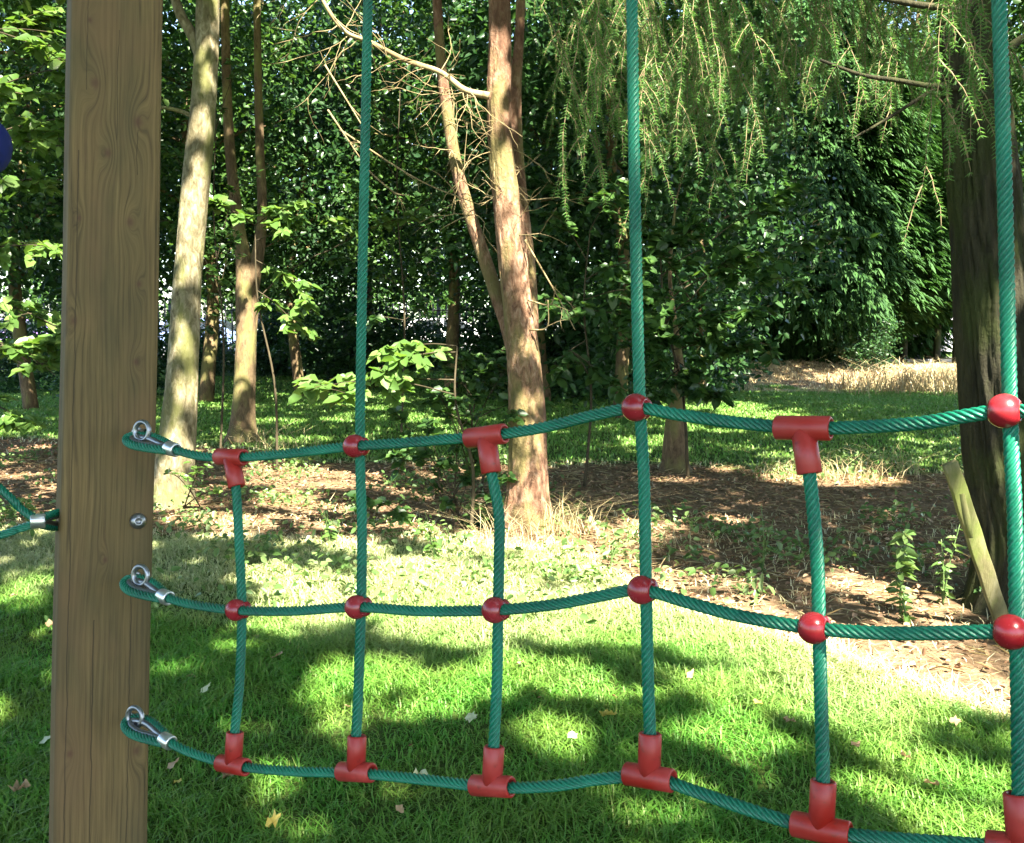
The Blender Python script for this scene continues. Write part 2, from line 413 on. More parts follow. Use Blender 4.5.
for px, py, r in [(285, 500, .35), (330, 480, .3), (200, 520, .25), (230, 535, .2), (390, 676, .2), (445, 690, .22), (520, 672, .18), (600, 690, .17), (700, 690, .2), (780, 690, .26), (860, 710, .26), (930, 785, .26), (980, 820, .2), (900, 770, .16),
                  (880, 745, .2), (240, 815, .15), (720, 735, .14), (640, 820, .1), (330, 720, .12), (560, 740, .12), (300, 690, .12), (420, 420, .4), (290, 440, .3), (700, 405, 1.2), (760, 415, .8), (650, 440, .4), (880, 408, .5), (850, 480, .4), (790, 480, .25),
                  (900, 600, .3), (840, 580, .2), (950, 560, .1), (730, 520, .15), (620, 530, .2), (680, 480, .2), (20, 590, .15), (30, 530, .15), (110, 415, .5), (10, 430, .4), (340, 420, .3), (930, 640, .3)]:
    TUBES.append((G(px, py), r))
POST_PTS = [W(110, y_, 1.93) for y_ in range(-90, 1100, 75)]
TRUNK_PTS = [W(a, b, 8.6) for a, b in [(175, 460), (180, 410), (183, 350), (187, 300), (190, 250), (195, 190), (199, 140), (204, 90), (207, 40), (209, 0)]]
TRUNK_PTS += [W(a, b, 7.5) for a, b in [(528, 450), (526, 400), (523, 340), (515, 280), (508, 220), (503, 165), (499, 110), (499, 60), (499, 10)]]
TRUNK_PTS += [W(a, b, 5.3) for a, b in [(1010, 560), (1008, 480), (1000, 400), (994, 340), (990, 270), (984, 200), (978, 130), (972, 60)]]
TRUNK_PTS += [W(-5, 157, 2.9), W(-60, 150, 2.9)]
def beam_reject(P, hole=.205, far=.25):
    """True where a leaf card would block a hole cut for sunlight"""
    g = P-S*((P[:, 2]-.0)/S[2])[:, None]
    px, py = to_px(g)
    jx = 22*(vn(g[:, 0]*3, g[:, 1]*3, 1)-.5); jy = 16*(vn(g[:, 0]*3, g[:, 1]*3, 2)-.5)
    rej = in_poly(px+jx, py+jy, LIT_POLY) & (g[:, 1] > 2) & (vn(g[:, 0]*4.5, g[:, 1]*4.5, 8) < .90)
    for c, r in TUBES:
        q = P-c; t = q @ S
        dd = np.linalg.norm(q-t[:, None]*S, axis=1)
        rej |= (dd < r+.05) & (t > 0)
    m = .42*vn(g[:, 0]*1.2, g[:, 1]*1.2, 11)+.58*vn(g[:, 0]*4.3, g[:, 1]*4.3, 12)
    th = np.where(g[:, 1] > 9, 1-far*1.62, 1-hole*1.62)
    pr = np.zeros(len(P), bool)
    for c in POST_PTS:
        q = P-c; t = q @ S; pr |= np.linalg.norm(q-t[:, None]*S, axis=1) < .32
    tr = in_poly(px, py, SHADE_POLY) & (g[:, 1] > 4)
    for c in TRUNK_PTS:
        q = P-c; t = q @ S; tr |= (np.linalg.norm(q-t[:, None]*S, axis=1) < .27)
    rej |= (m > th) & (g[:, 1] > 2.7) & ~tr
    rej |= g[:, 1] > 35
    q = P-W(117, 357, 1.92); t = q @ S
    rej &= ~pr | (np.linalg.norm(q-t[:, None]*S, axis=1) < .045)
    return rej

# ------------------------------------------------------------------ ground, road
xs = np.concatenate([[-300, -120, -60, -30], np.linspace(-18, -6, 30), np.linspace(-5.8, 5.8, 130), np.linspace(6, 18, 30), [30, 60, 120, 300]])
ys = np.concatenate([[-300, -100, -40, -15, -6, 0], np.linspace(1, 12, 130), np.linspace(12.2, 34, 80), [38, 45, 60, 100, 200, 400]])
X, Y = np.meshgrid(xs, ys); Z = gh(X, Y)
gv = np.stack([X, Y, Z], -1).reshape(-1, 3)
nx = len(xs); ii = np.arange(len(ys)-1)[:, None]*nx+np.arange(nx-1)[None]
gf = np.stack([ii, ii+1, ii+nx+1, ii+nx], -1).reshape(-1, 4)
tag(link('ground', mesh_np('ground', gv, gf, M['ground'], True, {'dirt': dirt_mask(gv[:, 0], gv[:, 1])})), kind='structure')
rv, rf = box((0, 38.2, .42), 160, 8.0, .06)
tag(link('road', mesh_np('road', rv, rf, M['asphalt'])), kind='structure')
rv, rf = box((0, 33.6, .46), 160, .16, .14)
tag(link('kerb', mesh_np('kerb', rv, rf, simple('kerb', (.3, .29, .27), .9, 0, .3, 12, .2))), kind='structure')

# ------------------------------------------------------------------ grass
def blades(x, y, ln, wd, lean=.45):
    n = len(x)
    P = np.stack([x, y, gh(x, y)-.005], 1)
    az = rng.uniform(0, 2*np.pi, n); d = np.stack([np.cos(az), np.sin(az), np.zeros(n)], 1)
    b = np.stack([-np.sin(az), np.cos(az), np.zeros(n)], 1)
    le = lean*rng.uniform(.2, 1.5, n)[:, None]; ln = ln[:, None]; wd = np.broadcast_to(wd, (n,))[:, None]
    up = np.array([0, 0, 1.0])
    m = P+.55*ln*(up+d*le*.5); t = P+ln*(up*.85+d*le*1.25)
    v = np.stack([P-b*wd*.5, P+b*wd*.5, m+b*wd*.42, m-b*wd*.42, t+b*wd*.08, t-b*wd*.08], 1).reshape(-1, 3)
    i = np.arange(n)[:, None]*6
    return v, np.concatenate([i+[[0, 1, 2, 3]], i+[[3, 2, 4, 5]]], 0)
def scatter(n, y0, y1, half=.62, pad=.35, power=1.0):
    u = rng.random(n); y = np.sqrt(y0**2+u**power*(y1**2-y0**2)); x = rng.uniform(-1, 1, n)*(half*y+pad); return x, y
x, y = scatter(330000, 2.45, 8.2, .62, .3, 1.25)
dm = dirt_mask(x, y)
clump = fbm(x*2.3, y*2.3, 21)
keep = rng.random(len(x)) > np.clip(dm*1.15, 0, .97)
keep &= rng.random(len(x)) < .55+.9*(clump-.2)
x, y, dm, clump = x[keep], y[keep], dm[keep], clump[keep]
ln = (.014+.055*clump)*(1+.6*rng.uniform(-1, 1, len(x)))
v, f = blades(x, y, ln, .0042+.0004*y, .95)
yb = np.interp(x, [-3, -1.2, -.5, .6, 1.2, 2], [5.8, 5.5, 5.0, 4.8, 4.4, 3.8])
dry = np.clip(sstep(.02, .5, dm)*.9+.75*sstep(-.7, .7, y-yb+1.6*(fbm(x*1.7, y*1.7, 33)-.5))*(.4+.6*rng.random(len(x))), 0, 1)  # bleached grass, its pale tone also widened to brighten the sunlit strip
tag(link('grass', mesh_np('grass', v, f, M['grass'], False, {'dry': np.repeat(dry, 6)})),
    'short green lawn grass, bleached to straw near the bare earth and paled to brighten the sunlit strip', 'grass', kind='stuff')
x, y = scatter(170000, 9.5, 27, .60, .5, .9)
dm = dirt_mask(x, y); keep = rng.random(len(x)) > np.clip(dm*1.1, 0, .97); x, y, dm = x[keep], y[keep], dm[keep]
v, f = blades(x, y, .05*(1+.5*rng.uniform(-1, 1, len(x))), .006+.0011*y, .6)
tag(link('lawn_grass', mesh_np('lawn_grass', v, f, M['grass'], False, {'dry': np.repeat(np.clip(dm*1.2+.12*rng.random(len(x)), 0, 1), 6)})),
    'mown lawn grass in the clearing between the bare earth and the wood', 'grass', kind='stuff')
# dry stalks on the far bank and at the edge of the bare earth
def stalks(n, cx, cy, sx, sy, h, wd=.006):
    x = rng.normal(cx, sx, n); y = rng.normal(cy, sy, n)
    return blades(x, y, h*(1+.6*rng.uniform(-1, 1, n)), wd*.7, 1.35)
x = rng.uniform(3.6, 15, 22000); y = rng.uniform(24.3, 31.5, 22000)
k_ = dirt_mask(x, y) > .3; x, y = x[k_], y[k_]
hh = np.clip(.02+.36*(fbm(x*.8, y*.8, 61)-.3), .02, .3); v, f = blades(x, y, .65*hh*(1+.6*rng.uniform(-1, 1, len(x))), .02, 1.5)
tag(link('dry_grass', mesh_np('dry_grass', v, f, M['straw'])), 'dry straw coloured grass on the bank under the far conifer', 'dry grass', kind='stuff')
# leaf litter
x, y = scatter(30000, 3.2, 14.5, .62, .4, .9)
dm = dirt_mask(x, y); keep = rng.random(len(x)) < np.clip(dm, .006, 1); x, y = x[keep], y[keep]
n = len(x); P = np.stack([x, y, gh(x, y)+.012+.012*rng.random(n)], 1)
ax = rng.normal(size=(n, 3)); ax[:, 2] *= .25; nr = rng.normal(size=(n, 3))*.35+[0, 0, 1]
s = rng.uniform(.018, .05, n)
v, f = leaves(P, ax, nr, s, s*.6, .2, .0)
tag(link('leaf_litter', mesh_np('leaf_litter', v, f, M['litter'])), 'brown dead leaves and bark scraps littering the bare earth', 'leaf litter', kind='stuff')
x, y = scatter(9000, 3.2, 12, .62, .4, .9); dm = dirt_mask(x, y); keep = dm > .4; x, y = x[keep], y[keep]; n = len(x)
P = np.stack([x, y, gh(x, y)+.01+.015*rng.random(n)], 1); ax = rng.normal(size=(n, 3)); ax[:, 2] *= .15
s = rng.uniform(.05, .16, n); v, f = leaves(P, ax, np.tile([0, 0, 1.0], (n, 1)), s, .006, .05, .0)
tag(link('straw_litter', mesh_np('straw_litter', v, f, M['straw'])), 'fine dry twigs and straw strewn over the bare earth', 'straw', kind='stuff')
# low green ground cover creeping over the earth
n = 460; gx, gy = scatter(n, 5.0, 12, .6, .3, 1.0)
k_ = (vn(gx*.8, gy*.8, 44) > .42); gx, gy = gx[k_], gy[k_]
P = []
for a, b in zip(gx, gy):
    m = rng.integers(10, 36); q = rng.normal(size=(m, 2))*rng.uniform(.06, .2)+[a, b]
    P.append(np.stack([q[:, 0], q[:, 1], gh(q[:, 0], q[:, 1])+rng.uniform(.02, .14, m)], 1))
P = np.concatenate(P)
v, f = rleaves(P, .05, .65)
tag(link('ground_cover', mesh_np('ground_cover', v, f, M['weed'])), 'low green weeds and ivy creeping over the bare earth', 'ground cover', kind='stuff')

# ------------------------------------------------------------------ trees
def trunk_path(pts, d):
    """pixel outline (x, y, width) of a trunk standing at distance d -> centre line and radii"""
    P = np.array([W(p[0], p[1], (d if len(p) < 4 else p[3])) for p in pts]); r = np.array([p[2]/2*(d if len(p) < 4 else p[3])/F for p in pts])
    q = cr(np.hstack([P, r[:, None]]), 10); return q[:, :3], q[:, 3]
def limbs(base, top_z, n, spread, r0, lo=.55):
    a = Acc(); base = np.asarray(base, float)
    for i in range(n):
        h = base[2]+(top_z-base[2])*rng.uniform(lo, .95); az = rng.uniform(0, 2*np.pi); L = spread*rng.uniform(.6, 1)
        p0 = np.array([base[0], base[1], h]); d = np.array([math.cos(az), math.sin(az), .35])
        p = cr([p0, p0+d*L*.4+[0, 0, .05*L], p0+d*L*.75+rng.normal(size=3)*.08*L, p0+d*L+rng.normal(size=3)*.12*L], 5)
        a.add(tube(p, np.linspace(r0, r0*.2, len(p)), 6, .1, i))
    return a
SEEDS = []  # (x, y, parent thing, leaf material)
def twiggy(a, p0, d0, L, r, depth=2, curl=.5, grav=0.0, n=7, kids=4):
    p = [np.asarray(p0, float)]; d = np.asarray(d0, float); d = d/np.linalg.norm(d)
    for i in range(n):
        d = d+rng.normal(size=3)*curl*.25+np.array([0, 0, grav]); d /= np.linalg.norm(d); p.append(p[-1]+d*L/n)
    p = np.array(p); a.add(tube(p, np.linspace(r, r*.35, len(p)), 5))
    if depth > 0:
        for i in range(kids):
            j = rng.integers(1, n); dd = (p[j+1]-p[j])/np.linalg.norm(p[j+1]-p[j])+rng.normal(size=3)*.7
            twiggy(a, p[j], dd, L*rng.uniform(.35, .6), r*.55, depth-1, curl, grav, n, kids)
    return p
def sprig(P0, P1, size, nl, sub=6, sag=.1, r=.006, w=.35):
    """a leafy branch from P0 to P1 -> (wood, leaves)"""
    P0 = np.asarray(P0, float); P1 = np.asarray(P1, float); L = np.linalg.norm(P1-P0)
    p = cr([P0, P0*.6+P1*.4+[0, 0, sag*L], P1*.8+P0*.2+[0, 0, sag*L*.7], P1], 6)
    wd = Acc().add(tube(p, np.linspace(r, r*.3, len(p)), 6)); lp = []; la = []
    for i in range(sub):
        j = rng.integers(3, len(p)); q0 = p[j]; dd = norm(p[min(j+1, len(p)-1)]-p[j-1]); dd = dd*.7+rng.normal(size=3)*[.6, .6, .25]
        l = L*w*rng.uniform(.5, 1.1); q = cr([q0, q0+dd*l*.5+[0, 0, .04*l], q0+dd*l-[0, 0, .1*l]], 5)
        wd.add(tube(q, np.linspace(r*.45, r*.2, len(q)), 5))
        m = max(3, nl//sub); t = rng.uniform(.2, 1, m)*(len(q)-1); k0 = t.astype(int).clip(0, len(q)-2)
        lp.append(q[k0]+(q[k0+1]-q[k0])*(t-k0)[:, None]); side = rng.normal(size=(m, 3)); side[:, 2] = side[:, 2]*.3-.2
        la.append(side*.9+dd*.5)
    lp = np.concatenate(lp); la = np.concatenate(la); n = len(lp)
    nr = rng.normal(size=(n, 3))*.38+np.array([.1, -.35, 1.0]); ln = size*rng.uniform(.6, 1.2, n)
    return wd, leaves(lp, la, nr, ln, ln*.72, .1, .18)
def crown_pts(c, rx, ry, rz, clumps, per, cs, flat=.5, shell=.45):
    u = rng.normal(size=(clumps, 3)); u /= np.linalg.norm(u, axis=1)[:, None]
    u *= (shell+(1-shell)*rng.random(clumps)**.6)[:, None]
    cc = np.asarray(c)+u*[rx, ry, rz]
    p = np.repeat(cc, per, 0)+rng.normal(size=(clumps*per, 3))*np.array([cs, cs, cs*flat])*rng.uniform(.6, 1.4, (clumps, 1)).repeat(per, 0)
    return p

def standing(name, label, pts, d, mat, extra=(), group=None, cat='tree', topz=9.0, nl=9, canopy='leaf_canopy', noise=.06, ridge=.05, rf=9, rz=1.5, step=.03, seg=64):
    P, r = trunk_path(pts, d)
    base = np.array([P[0][0], P[0][1], gh(P[0][0], P[0][1])])
    t = thing(name, base, label, cat, group)
    P[0] = base-[0, 0, .08]
    L = np.linspace(0, 1, len(P)); r = r*(1+.24*np.exp(-L*18)+.35*np.exp(-L*70))
    top = P[-1]
    up = cr([top, top+[.05, .05, (topz-top[2])*.5], [top[0]+.1, top[1]+.1, topz]], 6)[1:]
    Pn, rn = np.vstack([P, up]), np.concatenate([r, np.linspace(r[-1], r[-1]*.35, len(up))])
    q_, t_ = resample(np.hstack([Pn, rn[:, None]])[:, :3], step); s_ = np.concatenate([[0], np.cumsum(np.linalg.norm(np.diff(Pn, axis=0), axis=1))])
    a = Acc().add(tube(q_, np.interp(t_, s_, rn), seg, noise, int(d*10), True, ridge, rf, rz))
    for e in extra:
        q, rr = trunk_path(e, d); a.add(tube(q, rr, 12, .08, len(q)))
    if nl: a.add(limbs([top[0], top[1], top[2]], topz, nl, 2.6, .05, .15).vf())
    part('trunk', a.vf(), mat, t)
    SEEDS.append((base[0], base[1], t))
    return t, Pn

treeA, pA = standing('woodland_tree', 'tree with smooth pale trunk dappled by sun, just right of the timber post',
    [(170, 508, 38), (179, 420, 33), (184, 340, 29), (188, 270, 27), (195, 190, 27), (203, 110, 25), (207, 40, 23), (209, -60, 22)], 8.6, M['bark_pale'],
    [[(203, 62, 12), (192, 35, 11), (178, 8, 10), (165, -40, 9)], [(204, 122, 5), (188, 114, 4.5), (172, 109, 4), (150, 106, 3)]])
treeB, pB = standing('woodland_tree', 'brown forked tree with mottled trunk, second trunk right of the timber post',
    [(242, 444, 27), (244, 400, 22), (246, 340, 20), (247, 300, 22), (244, 262, 16), (237, 215, 12), (230, 150, 10), (226, 60, 9), (224, -60, 8)], 13.4, M['bark_brown'],
    [[(248, 305, 16), (256, 265, 14), (262, 220, 10), (260, 150, 9), (258, 80, 8), (257, 0, 7), (256, -60, 6)]])
treeC, pC = standing('woodland_tree', 'reddish barked conifer with three stems rising behind the middle of the net',
    [(527, 532, 46), (528, 470, 38), (527, 410, 35), (524, 360, 33), (519, 315, 31), (513, 262, 29), (507, 205, 27), (501, 150, 25), (499, 95, 24), (500, 40, 22), (499, -60, 20)], 7.5, M['bark_red'], ridge=.10, rf=10, rz=3.5, extra=
    [[(524, 395, 20, 7.62), (510, 335, 15, 7.72), (495, 290, 14, 7.78), (480, 245, 13.5, 7.8), (467, 205, 13, 7.8), (455, 160, 12, 7.8), (447, 110, 12, 7.8), (440, 50, 10, 7.8), (434, -60, 8, 7.8)],
     [(530, 330, 18, 7.65), (529, 270, 14, 7.7), (523, 210, 12, 7.75), (517, 150, 12.5, 7.8), (515, 95, 13, 7.8), (519, 40, 10, 7.8), (523, -50, 9, 7.8)]], noise=.09)
# its long bare branch with a tangle of dead twigs
a = Acc(); q, rr = trunk_path([(489, 96, 8), (465, 90, 6), (440, 72, 5.5), (405, 60, 5), (370, 42, 5), (345, 31, 4.5), (325, 4, 4), (305, -40, 3)], 7.4); a.add(tube(q, rr, 10, .3, 3))
for i in range(22):
    j = rng.integers(6, len(q)-2); dd = np.array([rng.uniform(-1, .3), rng.uniform(-.3, .3), rng.uniform(-.9, .5)]); twiggy(a, q[j], dd, rng.uniform(.3, .7), .0045, 1, .7, -.03, 8, 3)
for px, py in [(450, 90), (452, 150), (462, 180), (470, 215), (445, 120), (497, 150), (500, 190), (515, 150), (520, 200), (505, 230), (447, 75), (460, 200), (520, 170)]:
    for k_ in range(3):
        twiggy(a, W(px, py, 7.5), [rng.uniform(-1, 1), rng.uniform(-.8, .2), rng.uniform(-.7, .7)], rng.uniform(.2, .55), .0045, 1, .6, -.02, 7, 2)
part('dead_branch', a.vf(), M['twig'], treeC)
a = Acc()
for px, py, ex, ey in [(525, 240, 575, 330), (530, 330, 548, 300), (528, 300, 556, 285), (362, 165, 410, 195), (325, 65, 370, 140), (328, 110, 365, 165), (340, 130, 480, 205)]:
    p = cr([W(px, py, 7.4), W((px+ex)/2+8, (py+ey)/2+12, 7.3), W(ex, ey, 7.2)], 8); a.add(tube(p, np.linspace(.008, .003, len(p)), 5))
    twiggy(a, p[6], p[10]-p[6]+rng.normal(size=3)*.05, .25, .003, 1, .6, 0, 6, 3)
part('twig', a.vf(), M['twig'], treeC)

treeE, pE = standing('woodland_tree', 'slim tree with lit lower trunk standing in leafy shade behind the second tall rope',
    [(675, 472, 25), (675, 440, 23), (676, 410, 18), (679, 370, 11), (676, 330, 5), (670, 280, 4), (672, 240, 3), (676, 200, 2)], 10.7, M['bark_brown'], topz=3.2, nl=0)
treeF, pF = standing('woodland_tree', 'thick dark conifer with furrowed mossy bark at the right edge',
    [(1034, 612, 112), (1022, 540, 88), (1012, 470, 82), (1004, 400, 78), (995, 320, 72), (987, 230, 68), (979, 140, 66), (973, 50, 64), (969, -60, 60)], 5.4, M['bark_dark'], noise=.10, ridge=.16, rf=11, rz=.9, seg=128)
a = Acc()
for pts in [[(960, 88, 8), (930, 86, 6), (895, 80, 5), (862, 75, 4), (820, 60, 3)], [(960, 75, 5), (925, 95, 4), (885, 120, 3), (850, 140, 2)], [(965, 0, 10), (900, -30, 9), (800, -30, 8), (640, -50, 6)],
            [(965, 10, 9), (920, 5, 7), (860, -5, 5), (760, -15, 4)], [(1000, 60, 10), (1020, 40, 8), (1080, 10, 6)]]:
    q, rr = trunk_path(pts, 5.3); a.add(tube(q, rr, 8, .1, 2))
part('branch', a.vf(), M['bark_dark'], treeF)

# hanging larch sprays
def spray(wood, P, A_, Nn, p0, L, sway, side=True):
    n = 9; d = np.array([sway*.8, rng.normal()*.25, -1.0]); p = [np.asarray(p0, float)]
    d0 = np.array([sway*1.6, -.2, -.55])
    for i in range(n):
        t = i/n; dd = norm(d0*(1-t)+d*t+rng.normal(size=3)*.07); p.append(p[-1]+dd*L/n)
    p = np.array(p); wood.add(tube(p, np.linspace(.0034, .0012, len(p)), 5))
    q, s = resample(p, .016)
    T = np.gradient(q, axis=0); T = norm(T)
    for j in range(len(q)):
        if rng.random() < .22: continue
        m = rng.integers(6, 22)
        v = rng.normal(size=(m, 3)); v = norm(v-T[j]*(v@T[j])[:, None])+T[j]*.55
        P.append(np.repeat(q[j][None], m, 0)); A_.append(v); Nn.append(rng.normal(size=(m, 3)))
    if side:
        for j in range(2, n):
            if rng.random() < .55: spray(wood, P, A_, Nn, p[j], L*rng.uniform(.2, .5), rng.uniform(-.35, .35), False)
wood, P, A_, Nn = Acc(), [], [], []
for i_ in range(150):
    spray(wood, P, A_, Nn, W(rng.uniform(535, 965), rng.uniform(-50, 50), rng.uniform(8.5, 13)), rng.uniform(.6, 1.5), rng.uniform(-.15, .4), i_ % 2 == 0)
starts = [(px, rng.uniform(-130, 10)) for px in np.linspace(545, 960, 120)] + [(rng.uniform(620, 960), rng.uniform(-30, 50)) for _ in range(44)] + [(rng.uniform(540, 800), rng.uniform(-20, 60)) for _ in range(12)] + [(px, rng.uniform(-60, 40)) for px in (940, 955, 965, 975, 985, 995, 1005, 1015, 1030, 1050, 1075)]
for px, py in starts:
    d = rng.uniform(5.2, 9.5); L = rng.uniform(.40, .95)*(1.15 if px < 720 else .9)
    if px > 930 and rng.random() < .6: d = rng.uniform(4.1, 4.9)
    spray(wood, P, A_, Nn, W(px+rng.normal()*8, py, d), L, rng.uniform(-.10, .32))
P = np.concatenate(P); A_ = np.concatenate(A_); Nn = np.concatenate(Nn)
v = leaves(P, A_, Nn, rng.uniform(.012, .036, len(P)), .0028, .02, .05)
part('needle_spray', v, M['needle'], treeF, False)
part('hanging_twig', wood.vf(), M['twig_tan'], treeF)

# leafy understorey saplings inside the picture
def leafy(name, label, base_px, d, sprigs, size, nl, lmat, cat='sapling', group=None, stem=True, r=.006, sub=7, tw='twig_dark'):
    b = Gd(base_px, d)
    t = thing(name, b, label, cat, group)
    wd, lf = Acc(), Acc()
    tops = np.array([W(q[0], q[1], d) for q in sprigs]); tp = tops[np.argmax(tops[:, 2])]
    axp = cr([b-[0, 0, .05], b+(tp-b)*.35+[.05, .03, 0], b+(tp-b)*.7-[.04, 0, 0], tp], 8); wd.add(tube(axp, np.linspace(r*2.6, r, len(axp)), 7, .1))
    for (x0, y0, x1, y1) in sprigs:
        p0 = W(x0, y0, d+rng.uniform(-.12, .12)); p1 = W(x1, y1, d-rng.uniform(0, .5))
        ax0 = np.array([np.interp(p0[2], axp[:, 2], axp[:, k_]) for k_ in range(3)]); near = np.linalg.norm(ax0-p0) < .22
        if near: p0 = ax0
        w_, l_ = sprig(p0, p1, size, nl, sub, .06, r); wd.add(w_.vf()); lf.add(l_)
        if near: continue
        hj = min(max(p0[2]-.22-.5*abs(p0[0]-b[0]), b[2]+.2), axp[-1][2]); q0 = np.array([np.interp(hj, axp[:, 2], axp[:, k_]) for k_ in range(3)])
        c_ = np.array([q0[0]*.6+p0[0]*.4, q0[1]*.6+p0[1]*.4, q0[2]*.3+p0[2]*.7]); t_ = np.linspace(0, 1, 9)[:, None]; p = (1-t_)**2*q0+2*t_*(1-t_)*c_+t_**2*p0; wd.add(tube(p, np.linspace(r*1.3, r, len(p)), 6))
    part('stem', wd.vf(), M[tw], t); part('foliage', lf.vf(), M[lmat], t, False); return t
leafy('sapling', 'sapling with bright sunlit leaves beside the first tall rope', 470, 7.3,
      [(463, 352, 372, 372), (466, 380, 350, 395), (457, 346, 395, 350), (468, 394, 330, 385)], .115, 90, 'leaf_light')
leafy('sapling', 'drooping sapling with pale leaves hanging right of the forked trunk', 275, 10.5,
      [(262, 240, 330, 225), (255, 225, 215, 205), (265, 260, 310, 300), (262, 290, 300, 330), (240, 225, 300, 205), (330, 250, 420, 215)], .12, 84, 'leaf_light')
leafy('sapling', 'sapling spreading green leaves between the red trunk and the second tall rope', 585, 9.5,
      [(585, 330, 545, 300), (590, 280, 640, 260), (580, 260, 555, 215), (590, 310, 650, 330), (590, 230, 620, 185), (570, 350, 610, 385), (600, 300, 660, 290), (590, 340, 540, 380)], .12, 60, 'leaf_mid')
leafy('sapling', 'dark leafed sapling around the slim tree behind the second tall rope', 690, 10.1,
      [(660, 300, 610, 270), (670, 260, 720, 210), (660, 240, 610, 200), (690, 330, 660, 350), (685, 360, 700, 385), (690, 320, 720, 330), (700, 280, 830, 240), (700, 250, 780, 200), (680, 340, 625, 330)]+
      [(680, 380, 640, 345), (680, 390, 730, 350), (680, 390, 720, 395), (690, 330, 640, 300), (690, 330, 750, 310), (680, 370, 655, 400), (690, 350, 770, 345), (690, 300, 740, 250), (690, 300, 650, 240), (690, 280, 790, 280)], .13, 120, 'leaf_mid', r=.007)
leafy('bramble', 'tangled bramble with pale leaves at the foot of the red trunk', 455, 7.7,
      [(440, 520, 400, 455), (450, 520, 430, 440), (460, 520, 480, 450), (430, 540, 375, 500), (470, 530, 500, 480), (440, 500, 460, 415), (470, 480, 505, 420), (450, 530, 420, 550), (440, 470, 400, 420), (470, 470, 440, 395), (460, 540, 495, 520), (430, 530, 385, 540)], .085, 90, 'leaf_mid', 'bramble')
leafy('bramble', 'leafy bush behind the red trunk on its left side', 480, 9.2,
      [(480, 440, 440, 400), (485, 430, 505, 370), (480, 420, 460, 360), (490, 420, 540, 400), (480, 450, 500, 430), (475, 400, 430, 350), (490, 400, 510, 340)], .10, 90, 'leaf_mid', 'bramble')
leafy('bramble', 'low green bramble at the foot of the pale trunk', 195, 8.2,
      [(185, 505, 200, 470), (190, 510, 175, 475), (190, 505, 215, 490)], .06, 22, 'leaf_light', 'bramble')
leafy('sapling', 'leafy branches hanging at the left edge beside the timber post', -40, 7.0,
      [(-50, 120, 60, 70), (-40, 160, 70, 120), (-50, 60, 55, 20), (-50, 0, 50, -20), (-50, 300, 60, 330), (-50, 340, 55, 375), (-50, 400, 20, 420), (-40, 200, 60, 180), (-60, 360, 40, 345), (-50, 150, 62, 150), (-50, 90, 40, 100), (-50, 30, 60, 60), (-50, 260, 55, 250)], .10, 110, 'leaf_light', r=.008, sub=9, tw='twig_dark')
leafy('sapling', 'thin sapling of small leaves between the pale trunk and the forked trunk', 218, 12,
      [(218, 290, 232, 240), (216, 300, 205, 260), (218, 260, 238, 180), (214, 240, 160, 220), (216, 200, 165, 150), (218, 130, 240, 60), (216, 120, 165, 60), (216, 330, 165, 320)], .10, 50, 'leaf_mid')
leafy('sapling', 'thin young tree of scattered leaves left of the leaning red stem', 400, 13,
      [(400, 290, 350, 260), (400, 280, 450, 240), (400, 240, 360, 190), (400, 230, 455, 180), (400, 180, 360, 130), (400, 170, 440, 110), (400, 320, 440, 300), (400, 320, 350, 320), (400, 130, 340, 80), (400, 90, 450, 30)], .12, 60, 'leaf_mid')

# background wood
def broad_mesh(seed, h, rad, lo, n_cl, per, size, mat, name='crown'):
    global rng
    keep_ = rng; rng = np.random.default_rng(seed)
    P = crown_pts((0, 0, lo+(h-lo)*.52), rad, rad, (h-lo)*.52, n_cl, per, .42, .45, .4)
    P = P[P[:, 2] > lo*.75]
    me = mesh_np(name, *rleaves(P, size, .5), mat); rng = keep_; return me
def stem_mesh(seed, h, r, name='trunk', mat='bark_brown'):
    global rng
    keep_ = rng; rng = np.random.default_rng(seed)
    p = cr([(0, 0, -.1), (rng.normal()*.1, rng.normal()*.1, h*.3), (rng.normal()*.2, rng.normal()*.2, h*.6), (rng.normal()*.3, 0, h*.95)], 8)
    a = Acc().add(tube(p, np.linspace(r, r*.25, len(p)), 10, .1, seed)); a.add(limbs((0, 0, h*.25), h*.9, 9, h*.25, r*.3, .05).vf())
    me = mesh_np(name, *a.vf(), M[mat], True); rng = keep_; return me
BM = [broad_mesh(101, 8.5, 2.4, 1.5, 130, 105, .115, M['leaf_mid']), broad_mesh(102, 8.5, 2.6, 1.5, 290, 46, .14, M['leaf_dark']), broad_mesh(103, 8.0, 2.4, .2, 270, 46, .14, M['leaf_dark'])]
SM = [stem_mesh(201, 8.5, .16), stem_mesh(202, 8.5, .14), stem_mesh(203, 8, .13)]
bgt = [(-70, 15, 0, 1.0, 'broadleaf tree filling the upper left corner behind the hanging branches'),
       (30, 19, 1, 1.0, 'dark broadleaf tree showing left of the timber post above the railings'),
       (125, 24, 1, 1.0, 'dark broadleaf tree directly behind the timber post'),
       (205, 21, 0, 1.0, 'leafy tree filling the gap between pale trunk and forked trunk'),
       (300, 23, 1, .95, 'dark tree in the wood right of the forked trunk'),
       (375, 26, 1, 1.1, 'dark tree in the wood directly behind the first tall rope'),
       (450, 22, 0, 1.0, 'leafy tree in the wood behind the leaning red stem'),
       (545, 20, 1, 1.0, 'dark tree in the wood just right of the red trunk'),
       (620, 17, 2, 1.0, 'dense low branched tree behind the second tall rope'),
       (700, 21, 2, 1.05, 'dense dark tree left of the feathery conifer'),
       (1125, 16, 0, 1.0, 'leafy tree behind the thick dark trunk at right'),
       (930, 34, 0, 1.2, 'tall light green tree beyond the bank, right of the feathery conifer')]
